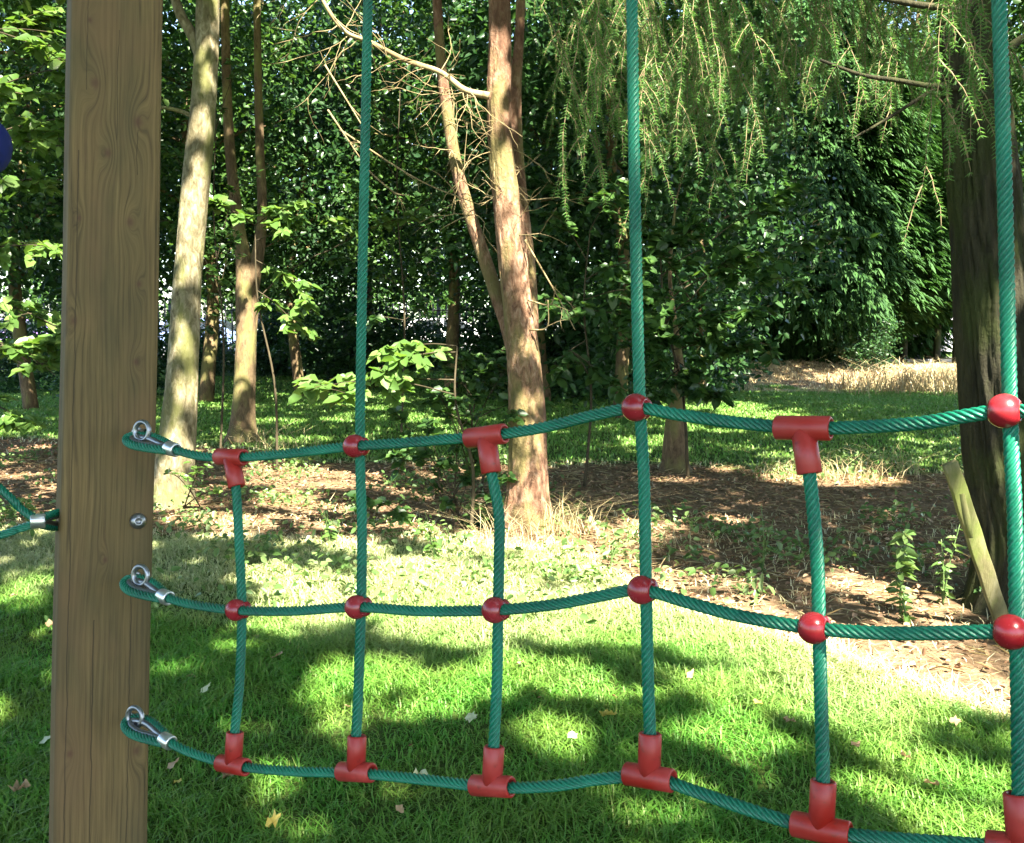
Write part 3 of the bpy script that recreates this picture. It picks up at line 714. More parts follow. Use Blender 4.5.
for px, d, k_, s, lab in bgt:
    t = thing('background_tree', Gd(px, d), lab, 'tree', 'trees of the wood behind the lawn')
    for nm, me in (('crown', BM[k_]), ('trunk', SM[k_])):
        o = link(nm, me, None, t)
    t.scale = (s, s, s*1.05); t.rotation_euler = (0, 0, rng.uniform(0, 6.28))
big = broad_mesh(110, 19, 5.2, 1.0, 520, 40, .34, M['leaf_mid']); bigs = stem_mesh(210, 19, .3)
for px, d, lab in [(-120, 48, 'tall roadside tree beyond the railings at the far left'), (90, 50, 'tall roadside tree beyond the railings behind the timber post'), (270, 47, 'tall roadside tree beyond the railings behind the forked trunk'),
                   (430, 50, 'tall roadside tree beyond the railings left of the red trunk'), (600, 48, 'tall roadside tree beyond the wood behind the second tall rope'), (760, 52, 'tall roadside tree beyond the feathery conifer'),
                   (905, 50, 'tall roadside tree beyond the bank right of the conifer'), (1075, 48, 'tall roadside tree beyond the thick dark trunk')]:
    t = thing('roadside_tree', Gd(px, d), lab, 'tree', 'tall trees across the road')
    link('crown', big, None, t); link('trunk', bigs, None, t); t.rotation_euler = (0, 0, rng.uniform(0, 6.28))

def frond_mesh(h, rad, n, seed):
    global rng
    keep_ = rng; rng = np.random.default_rng(seed)
    z = h*rng.random(n)**.9; az = rng.uniform(0, 2*np.pi, n)
    lump = .40+.95*fbm(np.cos(az)*1.8+4, np.sin(az)*1.8+z*.6, 3)
    rr = rad*np.sqrt(np.maximum(1-(z/h)**2.2, 0))*lump*(1-.5*rng.random(n)**2.2)+.1
    rr *= 1-.35*sstep(1.6, 0, z)
    P = np.stack([np.cos(az)*rr, np.sin(az)*rr, z+.15], 1)
    out = np.stack([np.cos(az), np.sin(az), np.full(n, -.45)], 1)+rng.normal(size=(n, 3))*.28
    a = Acc(); tang = np.stack([-np.sin(az), np.cos(az), np.zeros(n)], 1)
    nr = np.stack([np.cos(az), np.sin(az), np.full(n, 1.3)], 1)+rng.normal(size=(n, 3))*.3
    L = rng.uniform(.16, .34, n)
    for k_, (sp, sc) in enumerate([(-.8, .62), (-.38, .85), (0, 1.0), (.4, .85), (.8, .62)]):
        a.add(leaves(P+out*(.05*(k_ == 2)), out+tang*sp+rng.normal(size=(n, 3))*.1, nr, L*sc, L*sc*.24, .05, .3))
    me = mesh_np('crown', *a.vf(), M['cypress']); rng = keep_; return me
cyp = [frond_mesh(9.5, 4.6, 38000, 5), frond_mesh(10, 2.6, 20000, 6)]
cst = stem_mesh(220, 10, .2, mat='bark_red')
for px, d, k_, s, lab in [(795, 33.0, 0, 1.2, 'big dark feathery conifer sweeping to the ground beyond the lawn'),
                          (735, 33, 1, 1.2, 'feathery conifer half hidden behind the dense dark tree'),
                          (885, 35.0, 1, 1.05, 'feathery conifer with sunlit sprays near the thick right trunk')]:
    t = thing('feathery_conifer', Gd(px, d), lab, 'tree', 'feathery conifers beyond the lawn')
    link('crown', cyp[k_], None, t); link('trunk', cst, None, t); t.scale = (s, s, s); t.rotation_euler = (0, 0, rng.uniform(0, 6))

def shrub_mesh(seed):
    global rng
    keep_ = rng; rng = np.random.default_rng(seed)
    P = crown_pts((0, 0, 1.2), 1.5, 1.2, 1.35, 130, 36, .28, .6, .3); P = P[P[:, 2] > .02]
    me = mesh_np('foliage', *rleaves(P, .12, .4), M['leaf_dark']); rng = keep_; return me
# low hedge along the railings
P = []
for i in range(700):
    x0 = rng.uniform(-19, 4); y0 = 29.3+rng.normal()*.5; z0 = .42+rng.uniform(0, .75)*(.6+.8*vn(x0*.7, 3, 6))
    P.append(rng.normal(size=(30, 3))*[.25, .25, .16]+[x0, y0, z0])
P = np.concatenate(P); P = P[P[:, 2] > .4]
hb = np.array([-7.5, 29.3, .42])
hd = thing('hedge', hb, 'low dark hedge growing along the foot of the metal railings', 'hedge')
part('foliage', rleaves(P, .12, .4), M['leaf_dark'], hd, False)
P = []
for i in range(900):
    x0 = rng.uniform(-30, 26); h0 = 3.2*(.7+.6*vn(x0*.25, 1, 16)); y0 = 44+rng.normal()*.6
    P.append(rng.normal(size=(34, 3))*[.35, .3, .3]+[x0, y0, .42+h0*rng.random()])
P = np.concatenate(P); P = P[P[:, 2] > .4]
hd = thing('hedge', np.array([-2, 44, .42]), 'tall sunlit hedge on the far side of the road', 'hedge')
part('foliage', rleaves(P, .2, .4), M['leaf_mid'], hd, False)
shr = [shrub_mesh(s_) for s_ in (301, 302)]
for i, (px, d, sc, lab) in enumerate([(345, 25, 1.0, 'dark rounded shrub under the trees left of the first tall rope'), (500, 24, .9, 'dark shrub under the trees just left of the red trunk'),
        (550, 21, 1.0, 'dark shrub under the trees right of the red trunk'), (110, 22, .9, 'dark shrub under the trees behind the timber post'), (20, 24, .72, 'dark low shrub below the lilac car at the left edge'),
        (420, 28, .62, 'low dark shrub under the trees between first tall rope and leaning stem'), (625, 22, 1.05, 'dark shrub under the trees behind the second tall rope'), (200, 27, .60, 'low dark shrub between pale trunk and forked trunk'),
        (275, 27, .6, 'low dark shrub just right of the forked trunk'), (680, 24, 1.1, 'dark shrub behind the slim tree'), (860, 29, .7, 'dark shrub tucked under the right side of the feathery conifer'), (310, 27.5, 1.0, 'dark shrub between the forked trunk and the first tall rope')]):
    t = thing('shrub', Gd(px, d), lab, 'shrub', 'shrubs under the trees of the wood')
    link('foliage', shr[i % 2], None, t); t.scale = (sc*1.15, sc, sc); t.rotation_euler = (0, 0, rng.uniform(0, 6))

# ------------------------------------------------------------------ high canopy, unseen, added and cut to shape the dappled shade
shade = [(5.5, -4, 'shade'), (-4.5, -5, 'shade'), (8, 3, 'shade'), (-8.5, 4, 'shade'), (1.5, -9, 'shade'), (10, 13, 'shade'), (-11, 14, 'shade')]
for sx, sy, _ in shade:
    b = np.array([sx, sy, float(gh(sx, sy))])
    t = thing('added_shade_tree', b, 'unseen broadleaf tree added to shade the lawn and net', 'tree', 'unseen shade trees added around the lawn')
    p = cr([b-[0, 0, .1], b+[.1, 0, 3], b+[-.1, .1, 6], b+[.1, .1, 9.5]], 8); a = Acc().add(tube(p, np.linspace(.24, .06, len(p)), 14, .08, 3)); a.add(limbs(b+[0, 0, 4.5], 10, 12, 3, .06, .1).vf())
    part('trunk', a.vf(), M['bark_brown'], t); SEEDS.append((sx, sy, t))
n = 330000
gx = rng.uniform(-16, 16, n); gy = rng.uniform(-3, 35, n)
ne = 42000; gx = np.concatenate([gx, rng.uniform(-3, 1.6, ne)]); gy = np.concatenate([gy, rng.uniform(1.2, 5.2, ne)]); n += ne  # extra leaf cards added only to shade the post
h = rng.uniform(6.6, 11.5, n)
Q = np.stack([gx, gy, np.zeros(n)], 1)+S*(h/S[2])[:, None]
for _ in range(3):
    need = 2.2+.385*np.maximum(Q[:, 1], 0); low = Q[:, 2] < need
    h = np.where(low, h+1.2+rng.random(n), h); Q = np.stack([gx, gy, np.zeros(n)], 1)+S*(h/S[2])[:, None]
ex = (np.arange(n) >= n-ne)
ok = Q[:, 2] > 2.2+.385*np.maximum(Q[:, 1], 0); Q, ex = Q[ok], ex[ok]
near_post = np.zeros(len(Q), bool)
for c in POST_PTS:
    q = Q-c; t_ = q @ S; near_post |= np.linalg.norm(q-t_[:, None]*S, axis=1) < .30
Q = Q[~ex | near_post]
Q = Q[~beam_reject(Q)]
sd = np.array([(a, b) for a, b, _ in SEEDS]); own = np.argmin(((Q[:, None, :2]-sd[None])**2).sum(-1), 1)
for i, (a, b, t) in enumerate(SEEDS):
    q = Q[own == i]
    if len(q): part('crown', rleaves(q, .20, .75, .7, .3), M['leaf_canopy'], t, False)  # leaf cards of the added canopy, shared out as tree crowns

# ------------------------------------------------------------------ timber post
def iz(px, py): return .7316+.000484*(px-CX)+.00006*(py-CY)
def PL(px, py, off=0.0):
    """point of the net's plane seen at a pixel, moved towards the viewer along the plane's normal"""
    z = 1/iz(px, py)
    if off: z += off/(ray(px, py) @ NRM)
    return W(px, py, z)
NRM = np.zeros(3)
a_, b_, c_ = PL(200, 400), PL(900, 400), PL(500, 800)
NRM = np.cross(b_-a_, c_-a_); NRM /= np.linalg.norm(NRM)
if NRM[1] > 0: NRM = -NRM
NX = norm(b_-a_)
BACK = .055
ptop = W(119.5, 0, 1/iz(116, 230)+BACK); pbot = W(101.5, 843, 1/iz(99.5, 610)+BACK)
axis = norm(ptop-pbot)
wid = .95*92*(1/iz(110, 421)+BACK)/F
tg = (-.05-pbot[2])/axis[2]; foot = pbot+axis*tg
plen = np.linalg.norm(ptop-foot)+.75
view = norm((foot+ptop)/2-CAM); xa = norm(np.cross(view, axis)); xa = norm(xa*math.cos(.10)+np.cross(axis, xa)*math.sin(.10))
ya = np.cross(axis, xa)           # away from the viewer
PM = Matrix((( *[xa[i] for i in (0,)], ya[0], axis[0], 0), (xa[1], ya[1], axis[1], 0), (xa[2], ya[2], axis[2], 0), (0, 0, 0, 1)))
def rounded(wx, wy, r, k=6):
    o = []
    for cx_, cy_, a0 in ((wx/2-r, wy/2-r, 0), (-wx/2+r, wy/2-r, 90), (-wx/2+r, -wy/2+r, 180), (wx/2-r, -wy/2+r, 270)):
        for i in range(k+1): t = R(a0+90*i/k); o.append((cx_+r*math.cos(t), cy_+r*math.sin(t)))
    return np.array(o)
def post_local(px, py):
    """post-face coordinates (x across, z along) of a pixel"""
    n = -ya; o = foot; r = ray(px, py); t = ((o-CAM)@n)/(r@n); q = CAM+t*r-o; return q@xa, q@axis
def post_mat():
    k = N('post_timber'); o = k.obj()
    sep = k.n('SeparateXYZ', {0: o}); x, y, z = sep.outputs
    knots = [post_local(*p) for p in [(95, 83), (138, 122), (108, 153), (130, 222), (79, 218), (139, 284), (74, 321), (136, 362), (70, 754), (136, 751), (105, 560), (90, 20)]]
    warp = 0.0; dark = 0.0
    for i, (kx, kz) in enumerate(knots):
        sc = [1, 1, .8, .8, .5, .55, .7, .6, .7, .8, .5, .5][i]
        dx = k.math('SUBTRACT', x, kx); dz = k.math('MULTIPLY', k.math('SUBTRACT', z, kz), .38)
        d2 = k.math('ADD', k.math('MULTIPLY', dx, dx), k.math('MULTIPLY', dz, dz))
        e1 = k.math('EXPONENT', k.math('MULTIPLY', d2, -1/(.019*sc)**2))
        dz2 = k.math('MULTIPLY', k.math('SUBTRACT', z, kz), .75)
        d3 = k.math('ADD', k.math('MULTIPLY', dx, dx), k.math('MULTIPLY', dz2, dz2))
        e2 = k.math('EXPONENT', k.math('MULTIPLY', d3, -1/(.0085*sc)**2))
        warp = k.math('ADD', warp, k.math('MULTIPLY', e1, .030*sc*(1 if i % 2 else -1))); dark = k.math('ADD', dark, e2)
    n0 = k.noise(k.mapv(o, (7, 7, 1.1)), 1.0, 3, .5)
    u = k.math('ADD', k.math('ADD', x, warp), k.math('MULTIPLY', k.math('SUBTRACT', n0, .5), .05))
    g = k.math('ADD', k.math('MULTIPLY', k.math('SINE', k.math('MULTIPLY', u, 620)), .5), .5)
    comb = k.n('CombineXYZ', {0: k.math('MULTIPLY', u, 90), 1: k.math('MULTIPLY', y, 90), 2: k.math('MULTIPLY', z, 3.0)})
    fine = k.noise(comb.outputs[0], 1.6, 5, .65)
    hair = k.noise(k.n('CombineXYZ', {0: k.math('MULTIPLY', u, 420), 1: k.math('MULTIPLY', y, 420), 2: k.math('MULTIPLY', z, 7.0)}).outputs[0], 1.0, 3, .6)
    fine = k.math('ADD', k.math('MULTIPLY', fine, .62), k.math('MULTIPLY', hair, .38))
    blot = k.noise(k.mapv(o, (9, 9, 2.2)), 1.0, 4, .6)
    gg = k.math('ADD', k.math('MULTIPLY', g, k.math('MULTIPLY', blot, .18)), k.math('MULTIPLY', fine, .84))
    c = k.ramp(gg, [(.30, (.050, .033, .014)), (.46, (.122, .081, .030)), (.68, (.190, .130, .050))])
    c = k.mix(k.ramp(blot, [(.4, 0.0), (.62, .6)]), c, (.050, .042, .018))
    c = k.mix(k.ramp(k.noise(k.mapv(o, (6, 6, 3), (4, 2, 1)), 1.0, 3), [(.5, 0.0), (.65, .5)]), c, (.135, .078, .034))
    c = k.mix(k.math('MULTIPLY', k.math('MINIMUM', dark, 1.0), .75), c, (.075, .035, .02))
    crack = 0.0
    for px, ya_, yb_, w_ in [(79, 150, 900, .0011), (94, 620, 900, .0012), (132, 560, 900, .0009), (119, 30, 140, .0007), (88, 0, 90, .0007), (138, 130, 175, .0008)]:
        kx, kz0 = post_local(px, ya_); _, kz1 = post_local(px, yb_)
        nz = k.math('MULTIPLY', k.math('SUBTRACT', k.noise(k.mapv(o, (2, 2, 9), (px, 0, 0)), 1.0, 3), .5), .012)
        dd = k.math('ABSOLUTE', k.math('ADD', k.math('SUBTRACT', x, kx), nz))
        on = k.math('MULTIPLY', k.math('LESS_THAN', z, kz0), k.math('GREATER_THAN', z, kz1))
        crack = k.math('MAXIMUM', crack, k.math('MULTIPLY', k.math('LESS_THAN', dd, w_), on))
    c = k.mix(k.math('MULTIPLY', crack, .6), c, (.025, .018, .010))
    h = k.math('SUBTRACT', k.math('ADD', gg, k.math('MULTIPLY', dark, .3)), k.math('MULTIPLY', crack, 2.5))
    return k.done(k.bsdf(Base_Color=c, Roughness=.78, Specular_IOR_Level=.25, Normal=k.bump(h, .4, .0016)))
M['post'] = post_mat()
def build_post(name, label, group):
    sec = rounded(wid, wid*.95, .014); ns = len(sec)
    zz = np.concatenate([[0, 0], np.linspace(0, plen, 60), [plen+.006, plen+.006]])
    sc = np.concatenate([[.01, 1], np.ones(60), [.94, .01]])
    v = np.concatenate([np.hstack([sec*s, np.full((ns, 1), z)]) for z, s in zip(zz, sc)])
    v[:, 0] += .0015*np.sin(v[:, 2]*5); v[:, 1] += wid*.95/2
    o = link(name, mesh_np(name, v, ring_faces(len(zz), ns), M['post'], True))
    o.matrix_world = Matrix.Translation(Vector(foot)) @ PM
    return tag(o, label, 'post', group)
post = build_post('timber_post', 'squared brown timber post with knots and cracks, net bolted to its face', 'timber posts of the climbing frame')
INV = (Matrix.Translation(Vector(foot)) @ PM).inverted()
def post_part(name, vf, mat, parent=None):
    v, f = vf; v = np.array([INV @ Vector(q) for q in v])
    return link(name, mesh_np(name, v, f, mat, True), None, parent or post)
def face_pt(px, py):
    x, z = post_local(px, py); return foot+xa*x+axis*z
# domed bolt
c0 = face_pt(138, 521)
bo = post_part('bolt_head', lathe(c0, -ya, [(-.002, .001), (-.002, .0155), (.003, .0155), (.0075, .0125), (.0105, .008), (.0108, .0055), (.006, .0050), (.006, .0005)], 24), M['steel'])

# ------------------------------------------------------------------ climbing net
nb = np.array([PL(600, 770)[0], PL(600, 770)[1], .4])
net = thing('climbing_net', PL(360, 772), 'green rope climbing net with red connectors strung from the timber post', 'climbing net', 'climbing nets')
OFF = .0125
def path(pts): return np.array([PL(p[0], p[1], p[2] if len(p) > 2 else 0) for p in pts])
FER = [(172, 449), (165, 597), (167, 741)]
EYE = [(128.5, 437), (126.5, 580), (127.5, 720)]
RING = [(142, 431), (140.5, 575.5), (135, 717)]
h1 = [(172, 449, OFF), (200, 456, .005), (231, 457), (262, 456), (310, 451, .008), (354, 446, OFF), (400, 443, .008), (450, 439, .002), (486, 436), (540, 428), (590, 416, .008), (636, 408, OFF), (680, 415, .008), (740, 423),
      (803, 428), (860, 427), (920, 423, .006), (965, 416, OFF), (1005, 411, OFF), (1060, 414, OFF), (1150, 425, .005), (1290, 438), (1780, 470)]
h2 = [(165, 597, OFF), (190, 604, OFF), (236, 610, OFF), (290, 611, OFF), (356, 607, OFF), (420, 611, OFF), (492, 610, OFF), (550, 605, OFF), (600, 596, OFF), (641, 590, OFF), (690, 603, OFF), (740, 616, OFF), (813, 628, OFF),
      (880, 633, OFF), (940, 633, OFF), (1009, 632, OFF), (1100, 640, OFF), (1290, 648, OFF), (1780, 680)]
h3 = [(167, 741, OFF), (190, 752, .006), (234, 765), (290, 771), (356, 773), (420, 779), (492, 787), (550, 786), (600, 779), (649, 777), (700, 793), (760, 813), (821, 830), (880, 838), (960, 844), (1022, 849), (1120, 862), (1290, 876), (1780, 930)]
for hh in (h1, h2, h3): part('horizontal_rope', rope(path(hh)), M['rope'], net)
top_row = [(380, -330), (630, -345), (990, -360)]
cols = [[(231, 462), (236, 487), (239, 540), (241, 580), (242, 610), (241, 650), (239, 690), (235, 730), (234, 762)],
        [(376, -330), (371, -100), (368, 0), (365, 150), (362, 300), (360, 440), (362, 530), (361, 607), (358, 700), (356, 740), (356, 770)],
        [(486, 440), (491, 470), (499, 515), (499, 560), (498, 612), (497, 680), (494, 740), (492, 783)],
        [(626, -345), (630, -100), (632, 0), (634, 150), (637, 300), (640, 408), (644, 480), (646, 590), (648, 680), (650, 740), (649, 774)],
        [(803, 432), (809, 470), (815, 530), (818, 580), (819, 628), (821, 700), (823, 780), (822, 826)],
        [(986, -360), (995, -100), (999, 0), (1005, 200), (1010, 411), (1015, 520), (1017, 632), (1019, 740), (1020, 845)],
        [(1215, 440), (1222, 540), (1226, 645), (1228, 760), (1229, 866)]]
for c in cols: part('vertical_rope', rope(path(c)), M['rope'], net)
part('top_rope', rope(path([(118, -300), (376, -332), (626, -347), (986, -362), (1290, -350), (1780, -340)])), M['rope'], net)
BR = .0178
def ball_vf(px, py):
    c = PL(px, py, OFF); up = -norm(PL(px, py+30)-PL(px, py-30)); up = norm(up-NX*(up@NX)); nn = np.cross(NX, up); nn = nn if nn@NRM > 0 else -nn
    def cap(axis_, Rr, cut, c):
        t = np.linspace(-math.acos(.999), 0, 2); ph = np.linspace(math.acos(cut), math.pi-math.acos(cut), 18)
        pr = [(Rr*cut-.004, .0005), (Rr*cut-.004, .0086), (Rr*cut-.0006, .0090)]+[(Rr*math.cos(p), Rr*math.sin(p)) for p in ph]+[(-Rr*cut+.0006, .0090), (-Rr*cut+.004, .0086), (-Rr*cut+.004, .0005)]
        return lathe(c, axis_, pr[::-1], 36)
    a = Acc().add(cap(NX, BR, .84, c)).add(cap(up, BR*.95, .80, c-nn*OFF*.9)); return a.vf()
for p in [(354.5, 446), (635.5, 407.5), (1004.5, 411), (236, 610), (356.5, 607), (494.5, 610), (641.5, 590), (813.5, 628), (1010.5, 632), (1219, 645)]:
    part('ball_connector', ball_vf(*p), M['red_ball'], net)
def tee_vf(px, py, sx, sy, hx0, hx1):
    c = PL(px, py); u = norm(PL(*hx1)-PL(*hx0)); s = norm(PL(sx, sy)-c); ro = .0142
    def end(L, both=True):
        e = [(L-.007, .0004), (L-.007, .0092), (L-.0008, .0096), (L, .0106), (L, ro-.0016), (L-.0016, ro)]; return e
    pr = end(.032); pr = pr+[(-x, r) for x, r in pr[::-1]]
    a = Acc().add(lathe(c, u, pr[::-1], 32)); e = end(.053); a.add(lathe(c, s, [(0, .001), (0, ro*.98)]+e[::-1], 32)); return a.vf()
for t in [(231, 457, 237, 487, (215, 456), (250, 457)), (486, 436, 491, 470, (465, 439), (510, 433)), (803, 428, 809, 470, (770, 427), (840, 428)), (1215, 432, 1222, 470, (1190, 430), (1240, 434)),
          (233, 765, 235, 732, (215, 761), (255, 768)), (356, 772, 357, 738, (335, 772), (380, 774)), (492, 786, 494, 748, (470, 785), (515, 787)), (649, 777, 650, 740, (625, 775), (675, 783)),
          (821, 829, 823, 789, (795, 823), (850, 834)), (1022, 848, 1019, 808, (990, 845), (1055, 852)), (1229, 868, 1228, 830, (1200, 866), (1260, 872))]:
    part('tee_connector', tee_vf(*t), M['red_tee'], net)
# spliced eyes, ferrules, thimbles and the post's eye bolts
for (fx, fy), (ex, ey), (rx, ry), hh in zip(FER, EYE, RING, (h1, h2, h3)):
    fc = PL(fx, fy, OFF); ep = W(ex, ey, 1/iz(ex, ey)-.004)
    u = norm(ep-fc); L = np.linalg.norm(ep-fc)+.002
    vv = norm(np.cross(u, [0, 0, 1.0])); vv = vv if vv[1] > 0 else -vv
    vv = norm(vv*.93+np.cross(u, vv)*(-.36 if np.cross(u, vv)[2] < 0 else .36))
    st = np.array([(.004, .006), (.3, .0135), (.62, .0185), (.85, .0145), (.97, .005)])
    pts = [fc+u*L*a+(-vv)*b for a, b in st]+[fc+u*L*a+vv*b for a, b in st[::-1]]
    part('rope_eye', rope(np.array(pts)), M['rope'], net)
    th = np.array([(.14, .002), (.34, .0055), (.60, .0098), (.80, .0072), (.89, .0)])
    pts = [fc+u*L*a-vv*b for a, b in th]+[fc+u*L*a+vv*b for a, b in th[::-1][1:]]
    part('thimble', tube(cr(np.array(pts), 8), .0058, 12), M['steel'], net)
    d = norm(PL(*hh[1][:2], hh[1][2])-fc); d = norm(d-u)
    part('ferrule', lathe(fc, d, [(-.0125, .009), (-.0125, .0116), (-.0105, .0126), (.0105, .0126), (.0125, .0116), (.0125, .0085), (.009, .0075)], 28), M['alloy'], net)
    rc = W(rx, ry, 1/iz(rx, ry)-.004)
    out = -ya; side = norm(xa*.62+out*.78)
    tt = np.linspace(0, 2*np.pi, 33); ringp = np.array([rc+.0165*(side*math.cos(q)+axis*math.sin(q)) for q in tt])
    ab = Acc().add(tube(ringp, .0045, 12, cap=False)); fp = face_pt(rx-5, ry+1); ab.add(lathe(fp, out, [(-.02, .0046), (.06 if False else float((rc-fp)@out)-.012, .0046)], 14))
    ab.add(lathe(fp, out, [(-.001, .001), (-.001, .0105), (.0022, .0105), (.003, .0095), (.003, .004)], 24))
    post_part('eye_bolt', ab.vf(), M['steel'])
# second post, where the net ends on the right outside the picture
e = PL(1800, 640); e2 = link('timber_post', post.data)
e2.matrix_world = Matrix.Translation(Vector(np.array([e[0]+.05, e[1]+.02, foot[2]]))) @ PM
tag(e2, 'timber post at the far end of the net, beyond the right edge', 'post', 'timber posts of the climbing frame')

# the neighbouring net left of the post
lc = W(38, 521, 1.86)
ln_ = thing('climbing_net', lc, 'green rope net corner tied to the left side of the timber post', 'climbing net', 'climbing nets')
back = W(65, 519, 1.95)
u = norm(back-lc); vv = norm(np.cross(u, [0, 0, 1.0])*.5+np.array([0, 0, .9])); L = np.linalg.norm(back-lc)+.03
st = np.array([(.02, .005), (.3, .013), (.65, .018), (.88, .013), (1, .004)])
part('rope_eye', rope(np.array([lc+u*L*a-vv*b for a, b in st]+[lc+u*L*a+vv*b for a, b in st[::-1]])), M['rope'], ln_)
th = np.array([(.14, .001), (.36, .0065), (.62, .0105), (.86, .0075), (.93, .0)])
part('thimble', tube(cr(np.array([lc+u*L*a-vv*b for a, b in th]+[lc+u*L*a+vv*b for a, b in th[::-1][1:]]), 8), .0055, 12), M['steel'], ln_)
part('ferrule', lathe(lc, norm(W(62, 520, 1.875)-lc), [(-.0125, .009), (-.0125, .0125), (-.0105, .0136), (.0105, .0136), (.0125, .0125), (.0125, .0085)], 28), M['alloy'], ln_)
part('sloping_rope', rope(np.array([lc-u*.004+[0, 0, .003], W(20, 508, 1.86), W(0, 488, 1.86), W(-120, 380, 1.9), W(-420, 150, 2.1)])), M['rope'], ln_)
part('sloping_rope', rope(np.array([lc-u*.004-[0, 0, .003], W(18, 529, 1.86), W(0, 535, 1.86), W(-120, 570, 1.9), W(-420, 700, 2.1)])), M['rope'], ln_)
part('vertical_rope', rope(np.array([W(-420, -250, 2.1), W(-420, 150, 2.1), W(-420, 700, 2.1), W(-420, 900, 2.1)])), M['rope'], ln_)

# ------------------------------------------------------------------ child in a blue jacket at the left edge
def skin_figure(name, joints, edges, mats, zones, parent_loc):
    bm = bmesh.new(); vsb = [bm.verts.new(Vector(j[0])-Vector(parent_loc)) for j in joints]
    for a, b in edges: bm.edges.new((vsb[a], vsb[b]))
    me = bpy.data.meshes.new(name); bm.to_mesh(me); bm.free()
    o = link(name, me, parent_loc)
    md = o.modifiers.new('skin', 'SKIN'); md.use_smooth_shade = True
    if not me.skin_vertices: me.skin_vertices.new()
    sv = me.skin_vertices[0].data
    for i, j in enumerate(joints): sv[i].radius = (j[1], j[1]); sv[i].use_root = i == 0
    sb = o.modifiers.new('sub', 'SUBSURF'); sb.levels = 2; sb.render_levels = 2
    bpy.context.view_layer.update()
    ev = o.evaluated_get(bpy.context.evaluated_depsgraph_get()); nm = bpy.data.meshes.new_from_object(ev)
    o.modifiers.clear(); o.data = nm; bpy.data.meshes.remove(me); nm.name = name
    nm.materials.clear()
    for m in mats: nm.materials.append(m)
    jp = np.array([np.array(j[0])-parent_loc for j in joints]); zz = np.array(zones)
    for p in nm.polygons:
        p.use_smooth = True; p.material_index = int(zz[np.argmin(((jp-np.array(p.center))**2).sum(1))])
    return o
D = 2.9
elbow = W(1, 155, D)
cxp = elbow+[-.42, .0, 0]
hip = cxp+[0, 0, -.36]
J = [(hip, .115), (cxp+[0, 0, -.18], .11), (cxp+[0, 0, .02], .125), (cxp+[0, 0, .13], .05), (cxp+[0, -.01, .27], .085), (cxp+[0, -.01, .36], .07),
     (cxp+[.16, 0, .06], .068), (elbow, .105), (elbow+[-.16, -.16, .10], .062), (elbow+[-.17, -.27, .17], .034),
     (cxp+[-.16, 0, .06], .068), (cxp+[-.34, -.10, .02], .058), (cxp+[-.30, -.27, .14], .045), (cxp+[-.28, -.33, .18], .034),
     (hip+[.08, 0, -.08], .085), (hip+[.10, -.08, -.36], .06), (hip+[.10, -.02, -.64], .042), (hip+[.10, -.14, -.68], .034),
     (hip+[-.08, 0, -.08], .085), (hip+[-.11, -.12, -.34], .06), (hip+[-.10, -.04, -.62], .042), (hip+[-.10, -.16, -.66], .034)]
E = [(0, 1), (1, 2), (2, 3), (3, 4), (4, 5), (2, 6), (6, 7), (7, 8), (8, 9), (2, 10), (10, 11), (11, 12), (12, 13), (0, 14), (14, 15), (15, 16), (16, 17), (0, 18), (18, 19), (19, 20), (20, 21)]
Zn = [1, 0, 0, 2, 2, 2, 0, 0, 0, 2, 0, 0, 0, 2, 1, 1, 1, 1, 1, 1, 1, 1]
pl = np.array([hip[0], hip[1], hip[2]-.7])
per = skin_figure('person', J, E, [M['blue_cloth'], M['dark_cloth'], M['skin']], Zn, pl)
tag(per, 'person in a blue jacket, only the bent sleeve showing at the left edge', 'person')
ring = lathe(cxp+[0, 0, .30], (0, .3, 1), [(-.04, .088), (.02, .1), (.08, .085), (.11, .05), (.12, .005)], 20); part('hair', ring, M['hair'], per)

# ------------------------------------------------------------------ leaning stake
sb_, stp = G(1004, 628), W(950, 463, 4.75)
ax_ = norm(stp-sb_); sx_ = norm(np.cross(ax_, [0, 1.0, 0])); sy_ = np.cross(ax_, sx_); Lk = np.linalg.norm(stp-sb_)
zz = np.linspace(-.08, Lk, 22); sec = rounded(.078, .034, .006, 3); vv = []
for i, z in enumerate(zz):
    wgt = 1-.12*max(0, (z-Lk*.75)/Lk*4); j = .0015*math.sin(i*1.3); vv.append(sb_+ax_*z+(sec[:, :1]*wgt+j)*sx_+sec[:, 1:]*sy_)
vv = [np.mean(vv[0], 0)+(vv[0]-np.mean(vv[0], 0))*.02]+vv+[np.mean(vv[-1], 0)+(vv[-1]-np.mean(vv[-1], 0))*.02]
stake = thing('wooden_stake', sb_, 'old mossy wooden stake leaning left beside the thick dark trunk', 'stake')
part('stake_shaft', (np.concatenate(vv), ring_faces(len(vv), len(sec))), M['moss_wood'], stake, False)
part('split_offcut', tube(np.array([W(970, 538, 4.72), W(967, 518, 4.72), W(962, 494, 4.72)]), [.013, .018, .012], 6, .1), M['moss_wood'], stake, False)

